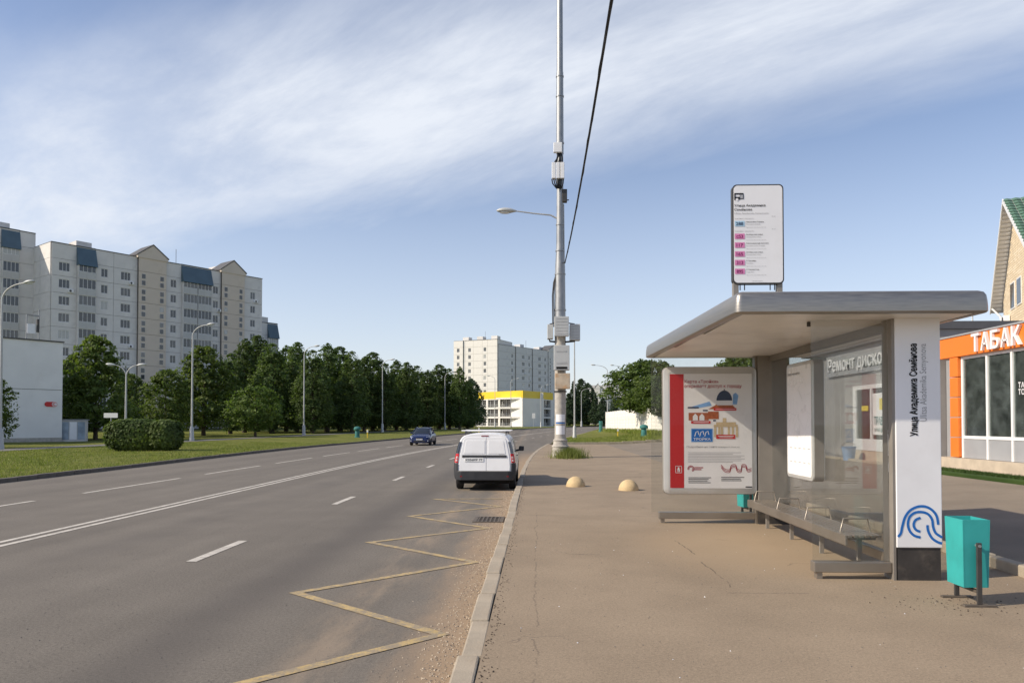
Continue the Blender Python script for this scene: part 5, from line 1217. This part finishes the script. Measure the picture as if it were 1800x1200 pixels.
for r_ in (.15, .08): m.stroke([(-.70+r_*cos(a), 3.55+r_*sin(a)) for a in [R(40+280*i/14) for i in range(15)]], .04, (0, -.09, 0), (1,0,0), (0,0,1))
m.ob('roundel_mark', 'print_red', s3, fix=False)['kind'] = 'stuff'
def mast(x, y, h, panels, nm):
    o = MB().tube([(x, y, uh-.3), (x, y, uh+h)], .05, 8).ob('antenna_mast', 'galvanised', UB)
    for dx, dy, z0, w_, hh, mt in panels: MB().bx(x+dx, x+dx+w_, y+dy-.12, y+dy+.12, uh+z0, uh+z0+hh).ob(nm, mt, o, bev=.03)
mast(-1.95, .3, 2.9, [(-1.0, 0, .6, .7, .9, 'panel_white'), (-.22, -.1, .8, .2, 1.2, 'dark_metal')], 'panel_antenna'); mast(-6.6, 1.0, 6.2, [(-1.4, 0, 1.2, 1.2, 1.0, 'grey_cabinet'), (.1, -.2, .5, .3, 2.4, 'dark_metal'), (-.35, .2, 2.6, .22, 1.8, 'panel_white')], 'panel_antenna')
MB().tube([(-2.95, .3, uh), (-2.95, .3, uh+2.3), (-1.95, .3, uh+2.3)], .06, 8).ob('antenna_frame', 'galvanised', UB); MB().tube([(-9.5, .8, uh), (-9.5, .8, uh+1.1), (-7, .8, uh+1.3)], .07, 8).ob('antenna_frame', 'dark_metal', UB)
# blue-white cupboard beside it
q1 = at(131, 743, 69); CBX = thing('utility_cupboard', 'low white and blue utility cupboard beside the blank white building', 'cupboard', (q1.x, 69, gz(q1.x, 69)), UA*.4)
MB().bx(-1.05, 1.05, -.5, .5, -.1, 1.95).ob('body', 'loggia_panel', CBX, bev=.02)
for k in range(3): MB().bx(-.98+k*.67, -.98+k*.67+.60, -.53, -.499, .15, 1.8).ob('door', ('cupboard_blue', 'panel_white', 'cupboard_blue')[k], CBX, bev=.01)
MB().bx(-1.15, 1.15, -.6, .6, 1.95, 2.05).ob('roof', 'grey_panel', CBX)

# ------------------------------------------------------------------ parking garage with yellow fascia
g0 = at(836, 743, 228); g1 = at(919, 743, 214); g2 = at(972, 743, 232)
PG = thing('parking_garage', 'white open-deck parking garage with a yellow fascia', 'garage', (g1.x, g1.y, 0))
gT = at(919, 686, 214).z; gB = .7; lv = (gT-2.2-gB)/3
def wing(p, qv, L, stair_w, tag_):
    d = (qv-p).normalized(); a = atan2(d.y, d.x); M = Matrix.Translation((p.x-g1.x, p.y-g1.y, 0)) @ Matrix.Rotation(a, 4, 'Z')
    def W(mb, nm, mt, par=None, **k): mb.xf(M); return mb.ob(nm, mt, par or PG, **k)
    W(MB().bx(0, L, 0, .5, gT-2.2, gT), 'fascia', 'yellow_fascia')
    for k in range(4): W(MB().bx(0, L-stair_w, .02, 9, gB+k*lv-.25, gB+k*lv+.25), 'deck', 'facade_white')
    nb = 3 if tag_ == 'l' else 3
    for k in range(nb+1):
        x0 = (L-stair_w)*k/nb; W(MB().bx(max(0, x0-.3), x0+.3, -.1, .5, gB-.6, gT-2.19), 'column', 'facade_white')
    for k in range(3):
        for r_ in range(3): W(MB().tube([(0, .15, gB+k*lv+.5+.3*r_), (L-stair_w, .15, gB+k*lv+.5+.3*r_)], .05, 5), 'railing', 'lamp_grey')
    for k in range(nb*3): W(MB().bx((L-stair_w)*(k+.5)/(nb*3)-.06, (L-stair_w)*(k+.5)/(nb*3)+.06, .4, .5, gB, gT-2.2), 'mullion', 'white_frame')
    W(MB().bx(.1, L-stair_w, .55, .7, gB, gT-2.2), 'glazing', 'pane_dark')
    if stair_w: W(MB().bx(L-stair_w, L, -.15, 9, gB-.8, gT-2.205), 'stair_block', 'facade_white')
wing(g0, g1, (g1-g0).length, 4.5, 'l'); wing(g1+Vector((0, .1, 0)), g2, (g2-g1).length, 1.5, 'r')
MB().bx(-6, 6, 10, 18, gB, gT-.3).ob('rear_wall', 'facade_white', PG)

# ------------------------------------------------------------------ shop pavilion beside the lot
XS = 13.0; zg = .36
def ys_of(px): return at_x(px, 743, XS).y
def zs_of(px, py): return at_x(px, py, XS).z
yA = ys_of(1657); yW = ys_of(1692); zb0, zb1 = zs_of(1657, 632), zs_of(1657, 598)
SHP = thing('shop_pavilion', 'orange-fascia shop pavilion with white framed windows beside the parking lot', 'shop', (XS, yA, zg))
def sh(mb, nm, mt, par=None, **k): mb.xf(Matrix.Translation((-XS, -yA, -zg))); return mb.ob(nm, mt, par or SHP, **k)
yE = 9.0
fa = sh(MB().bx(XS-.14, XS+7, yE, yA, zb0, zb1), 'fascia', 'orange_panel', bev=.01)
sh(MB().bx(XS-.17, XS+7.03, yE-.03, yA+.03, zb1, zb1+.05), 'coping', 'grey_panel')
sh(MB().bx(XS+.4, XS+6.8, yE+.3, yA-.02, zg, zb0), 'interior', 'interior_dark')
sh(MB().bx(XS-.25, XS+6.9, yE, yA-.005, zg-.4, zg+.42), 'plinth', 'beige_plinth')
zt0 = zg+.43
for k in range(5):
    z0 = zt0+(zb0-zt0)*k/5; z1 = zt0+(zb0-zt0)*(k+1)/5
    sh(MB().bx(XS-.12, XS+.3, yW+.02, ys_of(1677), z0+.012, z1-.012), 'cladding_tile', 'orange_panel', bev=.01)
sh(MB().bx(XS+.34, XS+.39, ys_of(1677), yA+.38, zg, zb0-.002), 'recess_panel', 'grey_panel')
zm = zs_of(1692, 768); mull = [ys_of(1692)]; 
px_m = [1693.5, 1737, 1781]; ym = [ys_of(p) for p in px_m]; pitch = ym[0]-ym[1]
while ym[-1] > yE+1: ym.append(ym[-1]-pitch)
for i, y in enumerate(ym): sh(MB().bx(XS-.03, XS+.08, y-.045, y+.045, zt0, zb0-.002), 'mullion', 'white_frame')
for i in range(len(ym)-1):
    a, b = ym[i+1]+.046, ym[i]-.046
    sh(MB().bx(XS+.01, XS+.02, a, b, zm+.05, zb0-.09), 'window_pane', 'shop_glass')
    sh(MB().bx(XS, XS+.06, a, b, zt0, zm-.045), 'lower_panel', 'grey_panel')
    sh(MB().bx(XS-.02, XS+.075, a, b, zm-.044, zm+.048), 'transom', 'white_frame'); sh(MB().bx(XS-.018, XS+.075, a, b, zb0-.09, zb0-.003), 'head_frame', 'white_frame')
    if True: sh(MB().bx(XS+.16, XS+.18, a+.25, b-.1, zm+.1, zb0-.5), 'added_curtain', 'added_curtain')  # pale sheet added behind every pane to lighten the dark shop windows
    sh(MB().bx(XS+.08, XS+.09, a+.05, b-.05, zm+.06, zm+.95), 'frosted_film', 'added_curtain')
m = MB(); ytx = ys_of(1722); ztx = zs_of(1722, 618)
for ch_i, ch_c in enumerate('ТАБАК'):
    m = MB(); put_text(m, ch_c, .6, (XS-.145, ytx-ch_i*.46, ztx), (0,-1,0), (0,0,1), bold=.012, width=.38, height=.52, depth=.08); sh(m, 'letter', 'print_white', fa, fix=False)
for k, tx_ in enumerate(('ТАБАК', 'ТОВАРЫ')):
    m = MB(); put_text(m, tx_, .2, (XS-.012, ym[2]-.25, zs_of(1795, 681+k*12)), (0,-1,0), (0,0,1), bold=.01, height=.15); sh(m, 'window_lettering', 'print_white', fix=False)['kind'] = 'stuff'
# artificial turf strip in front
def ft_():
    y = random.uniform(10, yW-.3); x = XS-.75-random.random()*.55; return x, y, zg+.03
tb = MB().bx(XS-1.35, XS-.7, 10, yW-.2, zg-.1, zg+.12).ob('turf_strip', 'turf', bev=.04); tag(tb, 'strip of dark artificial turf along the foot of the shop windows', 'turf')
o = blades('turf_blades', 14000, lambda: (lambda p: (p[0], p[1], zg+.10))(ft_()), .04, .10, .012, 'turf'); o.parent = tb
# set-back upper box
gbx0 = at(1655, 571, 27.5); o = MB().bx(gbx0.x, gbx0.x+16, 27.5, 40, zg, gbx0.z).ob('service_block', 'lamp_grey', bev=.02); tag(o, 'plain grey flat-roofed block behind the orange fascia', 'building'); MB().bx(gbx0.x-.05, gbx0.x+16.05, 27.45, 40.05, gbx0.z, gbx0.z+.08).ob('coping', 'lamp_grey', o)
MB().tube([(gbx0.x+1.4, 28, gbx0.z), (gbx0.x+1.4, 28, gbx0.z+.7)], .03, 6).ob('vent_pipe', 'lamp_grey', o); 
# repair kiosk (grey wing of the same row)
yK0, yK1 = yA+.4, ys_of(1425); zk = zs_of(1500, 612)
KS = thing('repair_kiosk', 'grey wheel-repair kiosk seen through the shelter glass', 'kiosk', (XS, yK0, zg))
def ks(mb, nm, mt, par=None, **k): mb.xf(Matrix.Translation((-XS, -yK0, -zg))); return mb.ob(nm, mt, par or KS, **k)
yd0, yd1 = ys_of(1566), ys_of(1506); zd0, zd1 = zs_of(1510, 790), zs_of(1510, 678)
ks(MB().bx(XS, XS+6, yK0, yd0-.5, zg-.3, zk), 'wall', 'kiosk_grey'); ks(MB().bx(XS, XS+6, yd1+.3, yK1, zg-.3, zk), 'wall', 'kiosk_grey')
ks(MB().bx(XS+.001, XS+6, yd0-.5, yd1+.3, zd1, zk-.001), 'wall_head', 'kiosk_grey'); ks(MB().bx(XS+.001, XS+6, yd0-.5, yd1+.3, zg-.3, zd0), 'wall_sill', 'beige_plinth')
ks(MB().bx(XS+1.2, XS+1.3, yd0-.5, yd1+.3, zd0, zd1), 'inner_wall', 'interior_dark'); ks(MB().bx(XS-.35, XS+6.2, yK0-.1, yK1+.2, zk, zk+.25), 'roof', 'roof_dark')
fr_ = ks(MB().bx(XS-.03, XS+.07, yd1-.0, yd1+.3, zd0, zd1).bx(XS-.03, XS+.07, yd0-.5, yd0-.3, zd0, zd1).bx(XS-.028, XS+.07, yd0-.3, yd1, zd1-.16, zd1).bx(XS-.028, XS+.07, yd0-.3, yd1, zd0, zd0+.45), 'window_frame', 'white_frame')
ym_ = ys_of(1532); ks(MB().bx(XS-.029, XS+.07, ym_-.07, ym_+.07, zd0+.45, zd1-.16), 'mullion', 'white_frame', fr_); ks(MB().bx(XS+.02, XS+.03, yd0-.3, yd1, zd0+.45, zd1-.16), 'pane', 'shop_glass', fr_)
pa, pb_ = ys_of(1564), ys_of(1535); z0, z1 = zs_of(1550, 764), zs_of(1550, 690)
PO = ks(MB().bx(XS-.02, XS+.014, pa, pb_, z0, z1), 'window_poster', 'poster_paper'); pm_ = (pa+pb_)/2
ks(MB().bx(XS-.026, XS-.021, pa+.15, pm_+.1, z0+.95, z1-.2), 'poster_picture', 'print_yellow', PO)
m = MB(); put_text(m, 'ПРАВКА', .3, (XS-.026, pb_-.12, z0+.38), (0,-1,0), (0,0,1), bold=.02, width=pb_-pa-.24, height=.32); put_text(m, 'литых дисков', .2, (XS-.026, pb_-.12, z0+.12), (0,-1,0), (0,0,1), width=pb_-pa-.24, height=.13); ks(m, 'poster_lettering', 'old_teal', PO, fix=False)['kind'] = 'stuff'
ks(MB().bx(XS-.03, XS-.01, ys_of(1527), ys_of(1516), zs_of(1520, 722), zs_of(1520, 713)), 'yellow_sticker', 'print_yellow', fr_)
yt0, yt1 = ys_of(1463), ys_of(1560); zt_ = zs_of(1500, 648)
ks(MB().bx(XS-.12, XS-.005, yt1-1.2, yt0+.3, zt_-.22, zt_+.80), 'sign_board', 'grey_panel')
m = MB(); put_text(m, 'Ремонт дисков', .6, (XS-.14, yt0, zt_), (0,-1,0), (0,0,1), bold=.012, width=(yt0-yt1)*13/12.0, height=.56, depth=.04); ks(m, 'sign_letters', 'print_white', fix=False)['kind'] = 'stuff'
bk = at_x(1492, 806, XS-.6); BK = thing('bucket', 'pale blue bucket standing before the repair kiosk', 'bucket', (bk.x, bk.y, gz(bk.x, bk.y)))
MB().lathe([(.20, 0), (.27, .52), (.285, .52), (.285, .55), (.25, .55), (.18, .03)], n=18).ob('pail', 'blue_bucket', BK, ang=40); MB().tube([(.27*cos(a), .02, .52+.2*sin(a)) for a in [pi*i/10 for i in range(11)]], .008, 5).ob('handle', 'dark_metal', BK)

# ------------------------------------------------------------------ gabled brick house behind the pavilion
yH = 50.0; ap_ = at(1771, 353, yH); hz = zg; gdir = R(90-22)       # gable wall runs along local x; local x axis points away
HS = thing('gabled_house', 'cream brick house with steep green tiled roof behind the shop', 'house', (ap_.x, yH, hz), 0)
gd = Vector((sin(R(22)), cos(R(22)), 0)); nd = Vector((cos(R(22)), -sin(R(22)), 0))      # along the gable wall (away), into the house (right)
def hw(a, b, z): p = gd*a+nd*b; return Vector((p.x, p.y, z-hz))
zA = ap_.z; ev = at(1747, 532, yH+4.2).z; W2 = 4.6; WN = W2*1.9
def hm(mb, nm, mt, par=None, **k): return mb.ob(nm, mt, par or HS, **k)
def rz_at(a): return zA-.35-(zA-ev)*abs(a)/(W2 if a > 0 else WN)
wall = MB().prism([hw(-WN+.3, .42, hz-.4), hw(W2-.3, .42, hz-.4), hw(W2-.3, .42, rz_at(W2-.3)), hw(0, .42, rz_at(0)), hw(-WN+.3, .42, rz_at(-WN+.3))], tuple(nd*11)).ob('wall', 'mortar', HS)
# brick courses in the visible gable: raised bricks
bm_ = MB(); bl_, bh_ = .52, .17
brick = MB().bx(0, bl_-.02, -.02, .02, 0, bh_-.02).mesh('brick', 'cream_brick'); brick2 = MB().bx(0, bl_-.02, -.02, .02, 0, bh_-.02).mesh('brick', 'cream_brick_light'); nbk = 0
zr = 5.2
bulk = MB()
while zr < zA-.6:
    k = 0; a = -WN+.35+(.26 if int(zr/bh_) % 2 else 0)
    while a < W2-.35:
        top_ok = zr+bh_ < rz_at(a)-.05 and zr+bh_ < rz_at(a+bl_)-.05
        if top_ok and a+bl_ < W2-.3:
            if nbk < 290 and -2.0 < a < 4.4 and zr > 8.2:
                o = link('brick', brick if random.random() < .7 else brick2, wall, hw(a, .415, zr)); o.rotation_euler.z = atan2(gd.y, gd.x); nbk += 1
            else:
                p = [hw(a, .395, zr), hw(a+bl_-.02, .395, zr), hw(a+bl_-.02, .395, zr+bh_-.02), hw(a, .395, zr+bh_-.02)]; bulk.prism(p, tuple(nd*.03))
        a += bl_
    zr += bh_
o = bulk.ob('brickwork', 'cream_brick', wall); o['kind'] = 'stuff'
for sgn in (1, -1):
    # roof slope: thick plane with overhang towards the road
    def rpnt(t, b, dz): a = sgn*(W2 if sgn > 0 else WN)*1.10*t; return hw(a, b, zA-(zA-ev)*1.10*t+dz)
    sl = MB().add([rpnt(0, -.25, .1), rpnt(1, -.25, .1), rpnt(1, 12.5, .1), rpnt(0, 12.5, .1), rpnt(0, -.25, -.08), rpnt(1, -.25, -.08), rpnt(1, 12.5, -.08), rpnt(0, 12.5, -.08)], [(0,1,2,3), (7,6,5,4), (0,4,5,1), (1,5,6,2), (2,6,7,3), (3,7,4,0)]).ob('roof_slope', 'soffit_grey', HS)
    if sgn < 0:
        nrow, nc_ = 24, 12
        dn = (rpnt(1, 0, 0)-rpnt(0, 0, 0)); upn = dn.cross(nd).normalized(); upn = upn if upn.z > 0 else -upn
        tl_len = dn.length/nrow; tile = None
        for r_ in range(nrow):
            for c_ in range(nc_):
                b0 = -.3+c_*.5; p0 = rpnt(r_/nrow, b0, .11); dd_ = dn.normalized()
                mt_ = cached('tile', lambda: MB().add([p-p0 for p in (p0+upn*.01, p0+nd*.48+upn*.01, p0+nd*.48+dd_*tl_len*1.05+upn*.06, p0+dd_*tl_len*1.05+upn*.06, p0+nd*.24+upn*.06, p0+nd*.24+dd_*tl_len*1.05+upn*.12)], [(0, 4, 5, 3), (4, 1, 2, 5), (3, 5, 2), (0, 1, 4)]).mesh('roof_tile', 'green_tile'))
                link('roof_tile', mt_, sl, p0)
        MB().add([rpnt(0, 5.75, .13), rpnt(1, 5.75, .13), rpnt(1, 12.5, .13), rpnt(0, 12.5, .13), rpnt(0, 5.75, .1), rpnt(1, 5.75, .1), rpnt(1, 12.5, .1), rpnt(0, 12.5, .1)], [(0,1,2,3), (7,6,5,4), (0,4,5,1), (1,5,6,2), (2,6,7,3), (3,7,4,0)]).ob('far_tiles', 'green_tile', sl)
    MB().add([rpnt(0, -.30, .16), rpnt(1, -.30, .16), rpnt(1, -.24, .16), rpnt(0, -.24, .16), rpnt(0, -.30, -.16), rpnt(1, -.30, -.16), rpnt(1, -.24, -.16), rpnt(0, -.24, -.16)], [(0,1,2,3), (7,6,5,4), (0,4,5,1), (1,5,6,2), (2,6,7,3), (3,7,4,0)]).ob('verge_board', 'white_frame', sl)
    for k in range(26):      # soffit battens
        t = .04+.95*k/26; MB().prism([rpnt(t, -.23, -.085), rpnt(t+.02, -.23, -.085), rpnt(t+.02, .40, -.085), rpnt(t, .40, -.085)], (0, 0, -.025)).ob('soffit_board', 'white_frame', sl)
for a0, a1, z0, z1 in ((.4, 1.5, 9.6, 11.2), (-1.6, -.5, 9.6, 11.2), (2.3, 3.1, 6.0, 7.4)):
    f_ = MB().prism([hw(a0-.1, .36, z0-.1), hw(a1+.1, .36, z0-.1), hw(a1+.1, .36, z1+.1), hw(a0-.1, .36, z1+.1)], tuple(nd*.04)).ob('window', 'white_frame', HS); MB().prism([hw(a0, .34, z0), hw(a1, .34, z0), hw(a1, .34, z1), hw(a0, .34, z1)], tuple(nd*.03)).ob('pane', 'pane_dark', f_)
for zc in (7.75, 7.95, 8.15): MB().prism([hw(-WN+.25, .30+.03*(8.15-zc), zc), hw(W2-.25, .30+.03*(8.15-zc), zc), hw(W2-.25, .30, zc+.16), hw(-WN+.25, .30, zc+.16)], tuple(nd*.1)).ob('string_course', 'cream_brick_light', HS)
ac = MB().prism([hw(1.7, -.02, 8.6), hw(2.5, -.02, 8.6), hw(2.5, -.02, 9.2), hw(1.7, -.02, 9.2)], tuple(nd*.38)).ob('air_conditioner', 'panel_white', HS, bev=.03)
cfn = hw(2.0, -.03, 8.9); MB().prism([cfn+gd*.22*cos(2*pi*i/14)+Vector((0,0,.22*sin(2*pi*i/14))) for i in range(14)], tuple(-nd*.02)).ob('fan_grille', 'dark_metal', ac)
MB().tube([hw(W2+.15, -.2, ev-.4), hw(W2-.1, .25, ev-1.0), hw(W2-.25, .30, ev-1.4), hw(W2-.25, .30, 2)], .07, 8).ob('downpipe', 'white_frame', HS, ang=60)

# ------------------------------------------------------------------ grit and litter
def grit(name, n_, fn, s0, s1, mat):
    m = MB()
    for _ in range(n_):
        x, y, z = fn(); r_ = random.uniform(s0, s1); a = random.uniform(0, 6.28); b = random.uniform(.5, 1.0); h = r_*random.uniform(.4, .9); i = len(m.v)
        m.v += [(x+r_*cos(a), y+r_*sin(a), z), (x+r_*b*cos(a+2), y+r_*b*sin(a+2), z), (x+r_*b*cos(a+4.2), y+r_*b*sin(a+4.2), z), (x, y, z+h)]; m.f += [(i, i+1, i+3), (i+1, i+2, i+3), (i+2, i, i+3)]; m.m += [0]*3
    o = m.ob(name, mat, fix=False); o['kind'] = 'stuff'
grit('gutter_grit', 3600, lambda: (lambda y: (xr(y)-.03-abs(random.gauss(0, .2)), y, rz(y)+.001))(4.3+22*random.random()**1.6), .003, .013, 'beige_plinth')
grit('gutter_grit', 1200, lambda: (lambda y: (xr(y)-.03-abs(random.gauss(0, .16)), y, rz(y)+.001))(4.3+22*random.random()**1.6), .004, .012, 'joint_dark')
grit('pavement_grit', 900, lambda: (random.uniform(-.3, 5.2), 4.3+14*random.random()**1.4, PZ+.001), .003, .009, 'joint_dark')
grit('pavement_grit', 70, lambda: (random.uniform(-.3, 5.2), 4.3+14*random.random()**1.4, PZ+.001), .004, .011, 'panel_white')
grit('pavement_grit', 130, lambda: (pb.x+random.gauss(-.1, .35), pb.y+random.gauss(.1, .22), PZ+.001), .004, .016, 'bark')
grit('pavement_grit', 500, lambda: (lambda y: (xr(y)+.17+abs(random.gauss(0, .05)), y, PZ+.001))(4.3+16*random.random()**1.4), .004, .014, 'bark')
grit('road_grit', 1800, lambda: (random.uniform(-6, -1), 5+11*random.random()**1.5, .001), .003, .009, 'joint_dark')
